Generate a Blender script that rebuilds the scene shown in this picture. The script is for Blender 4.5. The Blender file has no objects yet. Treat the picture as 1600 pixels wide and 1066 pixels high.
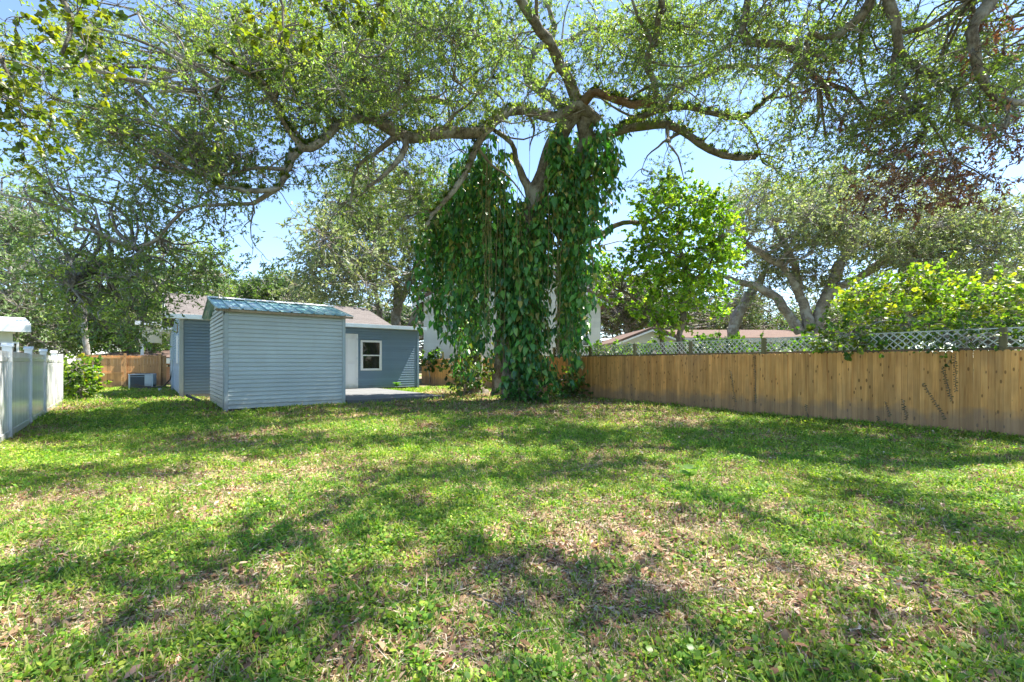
import bpy, math, random
import numpy as np
from mathutils import Vector, Matrix

# ------------------------------------------------------------------ camera, world, sun, exposure
SC = bpy.context.scene
COL = SC.collection
F, H, CX, HY = 711.0, 1.22, 800.0, 567.0
cam_d = bpy.data.cameras.new("camera")
cam = bpy.data.objects.new("camera", cam_d)
COL.objects.link(cam)
cam.location = (0, 0, H)
cam.rotation_euler = (math.radians(90), 0, 0)
cam_d.sensor_width = 36
cam_d.lens = 36 * F / 1600
cam_d.shift_y = 34 / 1600
cam_d.clip_start = 0.05
cam_d.clip_end = 2000
SC.camera = cam

SUN_EL = math.radians(62)
SUN_AZ = math.radians(61)          # clockwise from +Y
SUN = Vector((math.sin(SUN_AZ) * math.cos(SUN_EL), math.cos(SUN_AZ) * math.cos(SUN_EL), math.sin(SUN_EL)))
world = bpy.data.worlds.new("World")
SC.world = world
world.use_nodes = True
wn = world.node_tree
for n in list(wn.nodes):
    wn.nodes.remove(n)
sky = wn.nodes.new("ShaderNodeTexSky")
sky.sky_type = 'NISHITA'
sky.sun_disc = False
sky.sun_elevation = SUN_EL
sky.sun_rotation = SUN_AZ
sky.air_density = 0.85
sky.dust_density = 0.15
sky.ozone_density = 2.2
bg = wn.nodes.new("ShaderNodeBackground")
bg.inputs["Strength"].default_value = 0.115
wo = wn.nodes.new("ShaderNodeOutputWorld")
wn.links.new(sky.outputs[0], bg.inputs[0])
wn.links.new(bg.outputs[0], wo.inputs[0])
sun_d = bpy.data.lights.new("sun", 'SUN')
sun_d.energy = 5.0
sun_d.angle = math.radians(0.53)
sun_d.color = (1.0, 0.94, 0.84)
sun_o = bpy.data.objects.new("sun", sun_d)
COL.objects.link(sun_o)
sun_o.rotation_euler = SUN.to_track_quat('Z', 'Y').to_euler()
SC.view_settings.view_transform = 'Standard'
SC.view_settings.look = 'None'
SC.view_settings.gamma = 1
SC.view_settings.use_curve_mapping = False
SC.view_settings.exposure = 1.75
SC.cycles.max_bounces = 14
SC.cycles.diffuse_bounces = 7
SC.cycles.transmission_bounces = 9
SC.cycles.use_denoising = True
SC.render.film_transparent = False

R = np.random.default_rng(7)
rnd = random.Random(11)

# ------------------------------------------------------------------ measuring helpers (metres)
def P(px, py, z):
    """point seen at pixel (px, py) of the photograph at depth z"""
    return np.array(((px - CX) / F * z, z, H - (py - HY) / F * z))

def G(px, py):
    z = H * F / (py - HY)
    return np.array(((px - CX) / F * z, z, 0.0))

A = math.radians(38.6)             # the lot runs away to the left of the camera
LX = np.array((math.cos(A), math.sin(A), 0))
DX = np.array((-math.sin(A), math.cos(A), 0))

# ------------------------------------------------------------------ materials
def new_mat(name):
    m = bpy.data.materials.new(name)
    m.use_nodes = True
    nt = m.node_tree
    for n in list(nt.nodes):
        nt.nodes.remove(n)
    out = nt.nodes.new("ShaderNodeOutputMaterial")
    return m, nt, out

def nd(nt, kind, **kw):
    n = nt.nodes.new(kind)
    for k, v in kw.items():
        if k in n.inputs.keys():
            n.inputs[k].default_value = v
        else:
            setattr(n, k, v)
    return n

def ramp(nt, src, stops):
    r = nt.nodes.new("ShaderNodeValToRGB")
    while len(r.color_ramp.elements) < len(stops):
        r.color_ramp.elements.new(0.5)
    for e, (p, c) in zip(r.color_ramp.elements, stops):
        e.position = p
        e.color = (*c, 1)
    nt.links.new(src, r.inputs[0])
    return r.outputs[0]

def mixc(nt, a, b, f, mode='MIX'):
    m = nt.nodes.new("ShaderNodeMix")
    m.data_type = 'RGBA'
    m.blend_type = mode
    for v, i in ((f, 0), (a, 6), (b, 7)):
        if isinstance(v, (int, float)):
            m.inputs[i].default_value = v
        elif isinstance(v, tuple):
            m.inputs[i].default_value = (*v, 1) if len(v) == 3 else v
        else:
            nt.links.new(v, m.inputs[i])
    return m.outputs[2]

def math_n(nt, op, a, b=0.5):
    m = nt.nodes.new("ShaderNodeMath")
    m.operation = op
    for v, i in ((a, 0), (b, 1)):
        if isinstance(v, (int, float)):
            m.inputs[i].default_value = v
        else:
            nt.links.new(v, m.inputs[i])
    return m.outputs[0]

def noise(nt, scale, detail=4, vec=None, rough=0.55):
    n = nd(nt, "ShaderNodeTexNoise", Scale=scale, Detail=detail, Roughness=rough)
    if vec is not None:
        nt.links.new(vec, n.inputs["Vector"])
    return n.outputs["Fac"]

def scaled(nt, vec, s):
    m = nt.nodes.new("ShaderNodeMapping")
    m.inputs["Scale"].default_value = s
    nt.links.new(vec, m.inputs["Vector"])
    return m.outputs[0]

def paint(name, color, rough=0.5, var=0.12, grime=(0.25, 0.23, 0.2), grime_amt=0.15, nscale=1.5,
          bump=0.05, metallic=0.0, spec=0.5, per_obj=0.06):
    m, nt, out = new_mat(name)
    b = nd(nt, "ShaderNodeBsdfPrincipled", Roughness=rough, Metallic=metallic)
    b.inputs["Specular IOR Level"].default_value = spec
    tc = nt.nodes.new("ShaderNodeNewGeometry").outputs["Position"]
    n1 = noise(nt, nscale, 6, tc)
    dark = tuple(c * (1 - var) for c in color)
    lite = tuple(min(1, c * (1 + var)) for c in color)
    base = ramp(nt, n1, [(0.3, dark), (0.7, lite)])
    n2 = noise(nt, nscale * 3.1, 8, scaled(nt, tc, (1, 1, 0.35)))
    zz = nt.nodes.new("ShaderNodeSeparateXYZ"); nt.links.new(tc, zz.inputs[0])
    sp = math_n(nt, 'ADD', zz.outputs[2], math_n(nt, 'MULTIPLY', noise(nt, 5, 5, tc), -.35))
    splash = math_n(nt, 'MULTIPLY', ramp(nt, sp, [(0.0, (1, 1, 1)), (.16, (0, 0, 0))]), .35)
    gm = ramp(nt, n2, [(0.48, (0, 0, 0)), (0.78, (1, 1, 1))])
    f = math_n(nt, 'MULTIPLY', gm, grime_amt)
    c = mixc(nt, base, grime, f)
    c = mixc(nt, c, (.17, .14, .10), splash)
    oi = nt.nodes.new("ShaderNodeObjectInfo")
    hsv = nt.nodes.new("ShaderNodeHueSaturation")
    v = math_n(nt, 'ADD', math_n(nt, 'MULTIPLY', oi.outputs["Random"], per_obj * 2), 1 - per_obj)
    nt.links.new(v, hsv.inputs["Value"])
    nt.links.new(c, hsv.inputs["Color"])
    nt.links.new(hsv.outputs[0], b.inputs["Base Color"])
    bp = nd(nt, "ShaderNodeBump", Strength=bump * 2, Distance=0.002)
    nt.links.new(noise(nt, 60, 4, tc), bp.inputs["Height"])
    nt.links.new(bp.outputs[0], b.inputs["Normal"])
    nt.links.new(b.outputs[0], out.inputs[0])
    return m

def wood(name, tones, knots=True, rough=0.75, grain=(30, 30, 1.2), stain=0.35, per_obj=0.14):
    m, nt, out = new_mat(name)
    b = nd(nt, "ShaderNodeBsdfPrincipled", Roughness=rough)
    b.inputs["Specular IOR Level"].default_value = 0.25
    tco = nt.nodes.new("ShaderNodeTexCoord").outputs["Object"]
    oi = nt.nodes.new("ShaderNodeObjectInfo")
    off = nt.nodes.new("ShaderNodeVectorMath"); off.operation = 'MULTIPLY'
    comb = nt.nodes.new("ShaderNodeCombineXYZ")
    for i in range(3):
        nt.links.new(oi.outputs["Random"], comb.inputs[i])
    nt.links.new(comb.outputs[0], off.inputs[0]); off.inputs[1].default_value = (37, 53, 91)
    add = nt.nodes.new("ShaderNodeVectorMath"); add.operation = 'ADD'
    nt.links.new(tco, add.inputs[0]); nt.links.new(off.outputs[0], add.inputs[1])
    v = add.outputs[0]
    g = noise(nt, 1.0, 6, scaled(nt, v, grain), 0.65)
    base = ramp(nt, g, [(0.28, tones[0]), (0.5, tones[1]), (0.72, tones[2])])
    patch = ramp(nt, noise(nt, 1.3, 3, v), [(0.4, (0.72, 0.72, 0.72)), (0.6, (1.08, 1.06, 1.0))])
    c = mixc(nt, base, patch, 0.7, 'MULTIPLY')
    if knots:
        vo = nd(nt, "ShaderNodeTexVoronoi", Scale=1.0)
        nt.links.new(scaled(nt, v, (11, 11, 4.6)), vo.inputs["Vector"])
        dist = math_n(nt, 'ADD', vo.outputs["Distance"], math_n(nt, 'MULTIPLY', noise(nt, 2.3, 2, v), .22))
        k = ramp(nt, dist, [(0.23, (1, 1, 1)), (0.29, (0, 0, 0))])
        gate = ramp(nt, nd(nt, "ShaderNodeTexNoise", Scale=1.0).outputs[0], [(0, (1, 1, 1)), (1, (1, 1, 1))])
        c = mixc(nt, c, tuple(t * 0.28 for t in tones[0]), math_n(nt, 'MULTIPLY', k, 0.75))
    pos = nt.nodes.new("ShaderNodeNewGeometry").outputs["Position"]
    st = ramp(nt, noise(nt, 0.9, 5, scaled(nt, pos, (1, 1, 0.4))), [(0.52, (0, 0, 0)), (0.75, (1, 1, 1))])
    c = mixc(nt, c, (0.16, 0.145, 0.12), math_n(nt, 'MULTIPLY', st, stain))
    zz = nt.nodes.new("ShaderNodeSeparateXYZ"); nt.links.new(pos, zz.inputs[0])
    sp = math_n(nt, 'ADD', zz.outputs[2], math_n(nt, 'MULTIPLY', noise(nt, 3, 5, pos), -.6))
    c = mixc(nt, c, (.17, .15, .13), math_n(nt, 'MULTIPLY', ramp(nt, sp, [(0.0, (1, 1, 1)), (.18, (0, 0, 0))]), .5))
    hsv = nt.nodes.new("ShaderNodeHueSaturation")
    vv = math_n(nt, 'ADD', math_n(nt, 'MULTIPLY', oi.outputs["Random"], per_obj * 2), 1 - per_obj)
    nt.links.new(vv, hsv.inputs["Value"]); nt.links.new(c, hsv.inputs["Color"])
    nt.links.new(hsv.outputs[0], b.inputs["Base Color"])
    bp = nd(nt, "ShaderNodeBump", Strength=0.4, Distance=0.004)
    nt.links.new(g, bp.inputs["Height"]); nt.links.new(bp.outputs[0], b.inputs["Normal"])
    nt.links.new(b.outputs[0], out.inputs[0])
    return m

def leaf_mat(name, trans=0.42, tcol=(1.5, 1.75, 0.55), rough=0.42, gain=1.0, spec=0.5, inst=False):
    """leaf: colour attribute + per leaf variation, glossy face and light shining through"""
    m, nt, out = new_mat(name)
    at = nt.nodes.new("ShaderNodeAttribute"); at.attribute_name = "Col"
    col = at.outputs["Color"]
    if inst:
        oi = nt.nodes.new("ShaderNodeObjectInfo")
        hs = nt.nodes.new("ShaderNodeHueSaturation")
        nt.links.new(math_n(nt, 'ADD', math_n(nt, 'MULTIPLY', oi.outputs["Random"], 0.7), 0.65), hs.inputs["Value"])
        nt.links.new(math_n(nt, 'ADD', math_n(nt, 'MULTIPLY', noise(nt, 0.8, 3, nt.nodes.new("ShaderNodeNewGeometry").outputs["Position"]), 0.08), 0.455), hs.inputs["Hue"])
        nt.links.new(col, hs.inputs["Color"])
        col = hs.outputs[0]
    if gain != 1.0:
        col = mixc(nt, col, (gain, gain, gain), 1.0, 'MULTIPLY')
    b = nd(nt, "ShaderNodeBsdfPrincipled", Roughness=rough)
    b.inputs["Specular IOR Level"].default_value = spec
    nt.links.new(col, b.inputs["Base Color"])
    t = nt.nodes.new("ShaderNodeBsdfTranslucent")
    nt.links.new(mixc(nt, col, tcol, 1.0, 'MULTIPLY'), t.inputs["Color"])
    mx = nt.nodes.new("ShaderNodeMixShader"); mx.inputs[0].default_value = trans
    nt.links.new(b.outputs[0], mx.inputs[1]); nt.links.new(t.outputs[0], mx.inputs[2])
    nt.links.new(mx.outputs[0], out.inputs[0])
    return m

def bark_mat(name, c0, c1, c2):
    m, nt, out = new_mat(name)
    b = nd(nt, "ShaderNodeBsdfPrincipled", Roughness=0.9)
    b.inputs["Specular IOR Level"].default_value = 0.15
    pos = nt.nodes.new("ShaderNodeNewGeometry").outputs["Position"]
    a = noise(nt, 5, 8, pos, 0.7)
    lich = noise(nt, 2.2, 5, pos, 0.6)
    a2 = noise(nt, 26, 6, scaled(nt, pos, (1, 1, .45)), 0.8)
    a = math_n(nt, 'ADD', math_n(nt, 'MULTIPLY', a, .5), math_n(nt, 'MULTIPLY', a2, .5))
    c = ramp(nt, a, [(0.42, c0), (0.56, c1)])
    c = mixc(nt, c, c2, ramp(nt, lich, [(0.5, (0, 0, 0)), (0.62, (1, 1, 1))]))
    nt.links.new(c, b.inputs["Base Color"])
    bp = nd(nt, "ShaderNodeBump", Strength=1.0, Distance=0.07)
    nt.links.new(a, bp.inputs["Height"]); nt.links.new(bp.outputs[0], b.inputs["Normal"])
    nt.links.new(b.outputs[0], out.inputs[0])
    return m

M = {}
M['siding_shed'] = paint("vinyl siding grey blue", (0.44, 0.51, 0.50), 0.45, 0.05, (0.30, 0.31, 0.29), 0.22)
M['siding_house'] = paint("vinyl siding slate blue", (0.165, 0.25, 0.33), 0.5, 0.05, (0.2, 0.23, 0.25), 0.15)
M['siding_side'] = paint("vinyl siding slate blue lit side", (0.30, 0.42, 0.52), 0.5, 0.05)  # same house siding made paler, the left wall's stronger light in its colour
M['trim_grey'] = paint("grey corner trim", (0.34, 0.41, 0.42), 0.45, 0.05)
M['trim_white'] = paint("white trim", (0.74, 0.76, 0.77), 0.45, 0.04, (0.4, 0.4, 0.36), 0.15)
M['fascia_blue'] = paint("pale blue fascia", (0.46, 0.58, 0.66), 0.5, 0.06, (0.35, 0.36, 0.34), 0.2)
M['raw_lumber'] = wood("weathered lumber", ((0.22, 0.17, 0.11), (0.33, 0.27, 0.18), (0.42, 0.35, 0.25)), False)
M['white_siding'] = paint("white siding", (0.62, 0.62, 0.58), 0.55, 0.04, (0.45, 0.44, 0.38), 0.2)
M['cream'] = paint("cream siding", (0.66, 0.58, 0.40), 0.6, 0.06)
M['tan_wall'] = paint("tan wall", (0.30, 0.26, 0.19), 0.8, 0.15)
M['cream_dim'] = paint("pale grey stucco", (0.55, 0.55, 0.49), 0.7, 0.06)
M['vinyl'] = paint("white vinyl", (0.84, 0.85, 0.84), 0.18, 0.02, (0.5, 0.54, 0.46), 0.2, 1.2, 0.01)
M['fence'] = wood("cedar pickets", ((0.48, 0.22, 0.065), (0.66, 0.345, 0.11), (0.78, 0.45, 0.17)), stain=.3, per_obj=.17)
M['fence_back'] = wood("orange cedar", ((0.48, 0.25, 0.10), (0.62, 0.35, 0.15), (0.70, 0.42, 0.20)))
M['rail'] = wood("old rail", ((0.10, 0.075, 0.04), (0.16, 0.12, 0.07), (0.22, 0.17, 0.1)), False)
M['post'] = wood("greenish treated post", ((0.12, 0.11, 0.05), (0.19, 0.17, 0.08), (0.25, 0.22, 0.11)), False)
M['lattice'] = paint("white lattice", (0.50, 0.53, 0.47), 0.6, 0.08, (0.22, 0.24, 0.16), 0.45, 2.0)
M['deck'] = wood("grey deck", ((0.13, 0.155, 0.18), (0.18, 0.21, 0.24), (0.24, 0.27, 0.30)), False, 0.8, (2, 30, 30))
M['dark_grey'] = paint("dark grey paint", (0.075, 0.09, 0.095), 0.6)
M['black'] = paint("black plastic", (0.015, 0.015, 0.016), 0.45, 0.1, (0.1, 0.1, 0.1), 0.1)
M['ac_body'] = paint("pale metal cabinet", (0.52, 0.60, 0.63), 0.4, 0.04)
M['ac_dark'] = paint("coil grille", (0.05, 0.075, 0.10), 0.5, 0.1)
M['concrete'] = paint("concrete", (0.42, 0.40, 0.36), 0.9, 0.1)
M['pinkwall'] = paint("salmon wall", (0.45, 0.24, 0.16), 0.8, 0.12)
M['glass'] = paint("dark window glass", (0.018, 0.022, 0.018), 0.04, 0.2, (0.05, 0.05, 0.04), 0.1, 4, 0.0, 0, 0.8)
M['bark'] = bark_mat("oak bark", (0.09, 0.075, 0.06), (0.27, 0.24, 0.195), (0.36, 0.355, 0.33))
M['bark_pale'] = bark_mat("pale bark", (0.17, 0.145, 0.12), (0.33, 0.295, 0.25), (0.42, 0.41, 0.38))
M['bark_moss'] = bark_mat("mossy bark", (0.09, 0.075, 0.055), (0.26, 0.22, 0.165), (0.14, 0.18, 0.05))
M['bark_orange'] = bark_mat("bare orange bark", (0.11, 0.06, 0.03), (0.26, 0.16, 0.09), (0.22, 0.17, 0.12))
M['root'] = bark_mat("aerial root", (0.16, 0.12, 0.06), (0.30, 0.25, 0.12), (0.22, 0.28, 0.10))
M['leaf'] = leaf_mat("oak leaf", 0.48, (1.6, 1.8, .6))
M['leaf_bg'] = leaf_mat("far leaf", 0.4, (1.3, 1.4, 0.7), 0.5)
M['leaf_bright'] = leaf_mat("bright leaf", 0.5, (1.7, 1.8, 0.4), 0.4)
M['leaf_dead'] = leaf_mat("dead leaf", 0.25, (1.4, 0.9, 0.5), 0.7, 1, 0.2)
M['leaf_vine'] = leaf_mat("vine leaf", 0.30, (1.2, 1.7, 0.4), 0.3, 1, 0.5)
M['grass'] = leaf_mat("lawn leaf", 0.38, (1.5, 1.7, 0.5), 0.55, 1.0, 0.3, True)
M['straw'] = leaf_mat("dry litter", 0.15, (1.2, 1.0, 0.7), 0.8, 1.0, 0.15, True)

def roof_shingle(name, base, dark):
    m, nt, out = new_mat(name)
    b = nd(nt, "ShaderNodeBsdfPrincipled", Roughness=0.95)
    b.inputs["Specular IOR Level"].default_value = 0.1
    tc = nt.nodes.new("ShaderNodeTexCoord").outputs["Object"]
    br = nd(nt, "ShaderNodeTexBrick", Scale=1.0)
    br.inputs["Color1"].default_value = (*base, 1)
    br.inputs["Color2"].default_value = (*[c * 0.78 for c in base], 1)
    br.inputs["Mortar"].default_value = (*dark, 1)
    br.inputs["Brick Width"].default_value = 0.30
    br.inputs["Row Height"].default_value = 0.14
    br.inputs["Mortar Size"].default_value = 0.006
    nt.links.new(tc, br.inputs["Vector"])
    c = mixc(nt, br.outputs[0], ramp(nt, noise(nt, 12, 6, tc, 0.8), [(0.3, (0.75, 0.72, 0.7)), (0.7, (1.15, 1.12, 1.1))]), 1.0, 'MULTIPLY')
    nt.links.new(c, b.inputs["Base Color"])
    bp = nd(nt, "ShaderNodeBump", Strength=0.8, Distance=0.02)
    nt.links.new(br.outputs[0], bp.inputs["Height"]); nt.links.new(bp.outputs[0], b.inputs["Normal"])
    nt.links.new(b.outputs[0], out.inputs[0])
    return m
M['shingle'] = roof_shingle("pinkish shingle", (0.17, 0.158, 0.155), (0.08, 0.07, 0.07))
M['shingle_brown'] = roof_shingle("brown shingle", (0.19, 0.14, 0.12), (0.09, 0.065, 0.055))

def metal_roof():
    m, nt, out = new_mat("faded teal metal")
    b = nd(nt, "ShaderNodeBsdfPrincipled", Roughness=0.38, Metallic=0.15)
    tc = nt.nodes.new("ShaderNodeTexCoord").outputs["Object"]
    n = noise(nt, 1.0, 6, scaled(nt, tc, (9, 0.8, 1)), 0.6)
    c = ramp(nt, n, [(0.35, (0.07, 0.24, 0.23)), (0.5, (0.20, 0.40, 0.38)), (0.62, (0.50, 0.60, 0.57))])
    nt.links.new(c, b.inputs["Base Color"])
    nt.links.new(b.outputs[0], out.inputs[0])
    return m
M['metal_roof'] = metal_roof()

# ------------------------------------------------------------------ object helpers
def tag(o, label=None, cat=None, group=None, kind=None):
    if label: o['label'] = label
    if cat: o['category'] = cat
    if group: o['group'] = group
    if kind: o['kind'] = kind
    return o

def empty(name, loc, rz=0.0, label=None, cat=None, group=None):
    o = bpy.data.objects.new(name, None)
    o.empty_display_size = 0.2
    COL.objects.link(o)
    o.location = tuple(loc)
    o.rotation_euler = (0, 0, rz)
    return tag(o, label, cat, group)

def np_mesh(name, V, T, mat, parent=None, col=None, smooth=False):
    V = np.ascontiguousarray(V, dtype=np.float32).reshape(-1, 3)
    T = np.ascontiguousarray(T, dtype=np.int32).reshape(-1, 3)
    me = bpy.data.meshes.new(name)
    me.vertices.add(len(V)); me.vertices.foreach_set("co", V.ravel())
    me.loops.add(T.size); me.loops.foreach_set("vertex_index", T.ravel())
    me.polygons.add(len(T)); me.polygons.foreach_set("loop_start", np.arange(0, T.size, 3, dtype=np.int32))
    if smooth:
        me.polygons.foreach_set("use_smooth", np.ones(len(T), dtype=bool))
    me.update(calc_edges=True)
    if col is not None:
        ca = me.color_attributes.new("Col", 'FLOAT_COLOR', 'POINT')
        c4 = np.ones((len(V), 4), dtype=np.float32); c4[:, :3] = col
        ca.data.foreach_set("color", c4.ravel())
    me.materials.append(mat)
    o = bpy.data.objects.new(name, me)
    COL.objects.link(o)
    if parent: o.parent = parent
    return o

class MB:
    """collects boxes, prisms and tubes into one mesh"""
    def __init__(s): s.v = []; s.f = []
    def add(s, vs, fs):
        k = len(s.v); s.v += [tuple(v) for v in vs]; s.f += [tuple(i + k for i in f) for f in fs]; return s
    def box(s, x0, x1, y0, y1, z0, z1):
        return s.add([(x0,y0,z0),(x1,y0,z0),(x1,y1,z0),(x0,y1,z0),(x0,y0,z1),(x1,y0,z1),(x1,y1,z1),(x0,y1,z1)],
                     [(0,3,2,1),(4,5,6,7),(0,1,5,4),(1,2,6,5),(2,3,7,6),(3,0,4,7)])
    def prism(s, poly, axis, a, b):
        """poly: 2-D outline; extruded from a to b along axis ('x','y','z')"""
        def mk(p, t):
            if axis == 'x': return (t, p[0], p[1])
            if axis == 'y': return (p[0], t, p[1])
            return (p[0], p[1], t)
        n = len(poly)
        vs = [mk(p, a) for p in poly] + [mk(p, b) for p in poly]
        fs = [tuple(range(n)), tuple(range(2*n-1, n-1, -1))] + [(i, i+n, (i+1) % n + n, (i+1) % n) for i in range(n)]
        return s.add(vs, fs)
    def tube(s, pts, rad, n=6):
        pts = [Vector(p) for p in pts]
        if isinstance(rad, (int, float)): rad = [rad] * len(pts)
        ring = []
        up = Vector((0.13, 0.21, 1)).normalized()
        k = len(s.v)
        for i, p in enumerate(pts):
            d = (pts[min(i+1, len(pts)-1)] - pts[max(i-1, 0)]).normalized()
            a = d.cross(up)
            if a.length < 1e-3: a = d.cross(Vector((1, 0, 0)))
            a.normalize(); b = d.cross(a)
            for j in range(n):
                t = 2 * math.pi * j / n
                s.v.append(tuple(p + (a * math.cos(t) + b * math.sin(t)) * rad[i]))
        for i in range(len(pts) - 1):
            for j in range(n):
                s.f.append((k+i*n+j, k+i*n+(j+1) % n, k+(i+1)*n+(j+1) % n, k+(i+1)*n+j))
        s.f.append(tuple(k+j for j in range(n-1, -1, -1)))
        s.f.append(tuple(k+(len(pts)-1)*n+j for j in range(n)))
        return s
    def mesh(s, name, mat):
        me = bpy.data.meshes.new(name)
        me.from_pydata(s.v, [], s.f); me.update()
        import bmesh
        bm = bmesh.new(); bm.from_mesh(me); bmesh.ops.recalc_face_normals(bm, faces=bm.faces); bm.to_mesh(me); bm.free()
        me.materials.append(mat)
        return me
    def build(s, name, mat, parent=None, smooth=False, bevel=0):
        me = s.mesh(name, mat)
        if smooth:
            for p in me.polygons: p.use_smooth = True
        return put(name, me, parent, bevel=bevel)

def put(name, me, parent=None, loc=(0, 0, 0), rz=0.0, scale=None, bevel=0):
    o = bpy.data.objects.new(name, me)
    COL.objects.link(o)
    if parent: o.parent = parent
    o.location = tuple(loc); o.rotation_euler = (0, 0, rz)
    if scale: o.scale = scale
    if bevel:
        b = o.modifiers.new("bevel", 'BEVEL'); b.width = bevel; b.segments = 2; b.limit_method = 'ANGLE'
    return o

# ---------- numpy vegetation helpers
def unit(a):
    return a / (np.linalg.norm(a, axis=-1, keepdims=True) + 1e-9)

T_OAK = (np.array([(0,0,0),(.45,.21,.05),(1,0,-.04),(.45,-.21,.05)]), np.array([(0,1,2),(0,2,3)]))
T_OAK2 = (np.array([(0,0,0),(.32,.17,.05),(.72,.19,.03),(1,0,-.06),(.72,-.19,.03),(.32,-.17,.05)]),
          np.array([(0,1,5),(1,2,4),(1,4,5),(2,3,4)]))
T_ROUND = (np.array([(0,0,0),(.25,.32,.06),(.7,.36,.03),(1,0,-.08),(.7,-.36,.03),(.25,-.32,.06)]),
           np.array([(0,1,5),(1,2,4),(1,4,5),(2,3,4)]))
T_HEART = (np.array([(.08,0,0),(-.10,.17,.04),(.16,.31,.10),(.55,.23,.05),(1,0,-.16),(.55,-.23,.05),(.16,-.31,.10),(-.10,-.17,.04),(.5,0,-.05)]),
           np.array([(0,1,2),(0,2,8),(2,3,8),(3,4,8),(8,4,5),(8,5,6),(8,6,0),(0,6,7)]))

def scatter(tpl, pos, D, N, size):
    """copies of a leaf outline; D along the leaf, N roughly its face normal"""
    tv, tf = tpl
    D = unit(D); W = unit(np.cross(N, D)); Nn = np.cross(D, W)
    s = size[:, None, None]
    V = pos[:, None, :] + s * (tv[None, :, 0:1] * D[:, None, :] + tv[None, :, 1:2] * W[:, None, :] + tv[None, :, 2:3] * Nn[:, None, :])
    k = len(tv)
    T = tf[None] + (np.arange(len(pos)) * k)[:, None, None]
    return V.reshape(-1, 3), T.reshape(-1, 3), k

def tubes(PTS, RAD, m=4):
    """PTS (N,K,3), RAD (N,K) -> one mesh of tubes"""
    N, K, _ = PTS.shape
    d = np.gradient(PTS, axis=1)
    d = unit(d)
    up = np.array((0.17, 0.29, 1.0))
    a = unit(np.cross(d, up)); b = np.cross(d, a)
    ang = np.arange(m) * 2 * np.pi / m
    V = PTS[:, :, None, :] + RAD[:, :, None, None] * (a[:, :, None, :] * np.cos(ang)[None, None, :, None] + b[:, :, None, :] * np.sin(ang)[None, None, :, None])
    idx = np.arange(N * K * m).reshape(N, K, m)
    i0 = idx[:, :-1, :]; i1 = idx[:, 1:, :]
    j0 = np.roll(i0, -1, axis=2); j1 = np.roll(i1, -1, axis=2)
    T = np.concatenate([np.stack([i0, j0, j1], -1).reshape(-1, 3), np.stack([i0, j1, i1], -1).reshape(-1, 3)])
    return V.reshape(-1, 3), T

def join(parts):
    V, T, C, k = [], [], [], 0
    for p in parts:
        V.append(p[0]); T.append(p[1] + k); k += len(p[0])
        if len(p) > 2: C.append(p[2])
    return np.concatenate(V), np.concatenate(T), (np.concatenate(C) if C else None)

def smooth_path(ctrl, step=0.25, wob=0.04, rng=R):
    """ctrl rows (x,y,z,r) -> dense wobbly Catmull-Rom rows"""
    c = np.array(ctrl, float)
    c = np.vstack([2*c[0]-c[1], c, 2*c[-1]-c[-2]])
    out = []
    for i in range(1, len(c)-2):
        p0, p1, p2, p3 = c[i-1], c[i], c[i+1], c[i+2]
        n = max(2, int(np.linalg.norm(p2[:3]-p1[:3]) / step))
        for t in np.linspace(0, 1, n, endpoint=False):
            out.append(0.5*((2*p1)+(-p0+p2)*t+(2*p0-5*p1+4*p2-p3)*t*t+(-p0+3*p1-3*p2+p3)*t**3))
    out.append(c[-2]); out = np.array(out)
    w = rng.normal(0, wob, (len(out), 3)); w = (w + np.roll(w, 1, 0) + np.roll(w, -1, 0)) / 2
    w[0] = 0
    out[:, :3] += w * np.minimum(1, out[:, 3:4] * 8 + .3)
    jit = rng.normal(0, .07, len(out)); jit = (jit + np.roll(jit, 1) + np.roll(jit, -1)) / 3
    out[:, 3] = np.maximum(out[:, 3], 0.006) * (1 + jit)
    return out

def limb_mesh(path, m=10, name='limb', mat=None, parent=None, origin=(0, 0, 0)):
    V, T = tubes(path[None, :, :3] - np.array(origin), path[None, :, 3], m)
    # knobbly surface
    V = V + (np.sin(V[:, [1, 2, 0]] * 17.0) * 0.010 + np.sin(V[:, [2, 0, 1]] * 5.3 + 1) * 0.028 * min(1, path[:, 3].max()*3) + R.normal(0, 0.006, V.shape)) * min(1.0, path[:, 3].max() * 6)
    return np_mesh(name, V, T, mat, parent, smooth=True)

def palette(n, tones, rng, jitter=0.18):
    t = np.array(tones)
    w = rng.integers(0, len(t), n)
    c = t[w] * (1 + rng.normal(0, jitter, (n, 1)))
    return np.clip(c, 0.004, 1)

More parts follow.
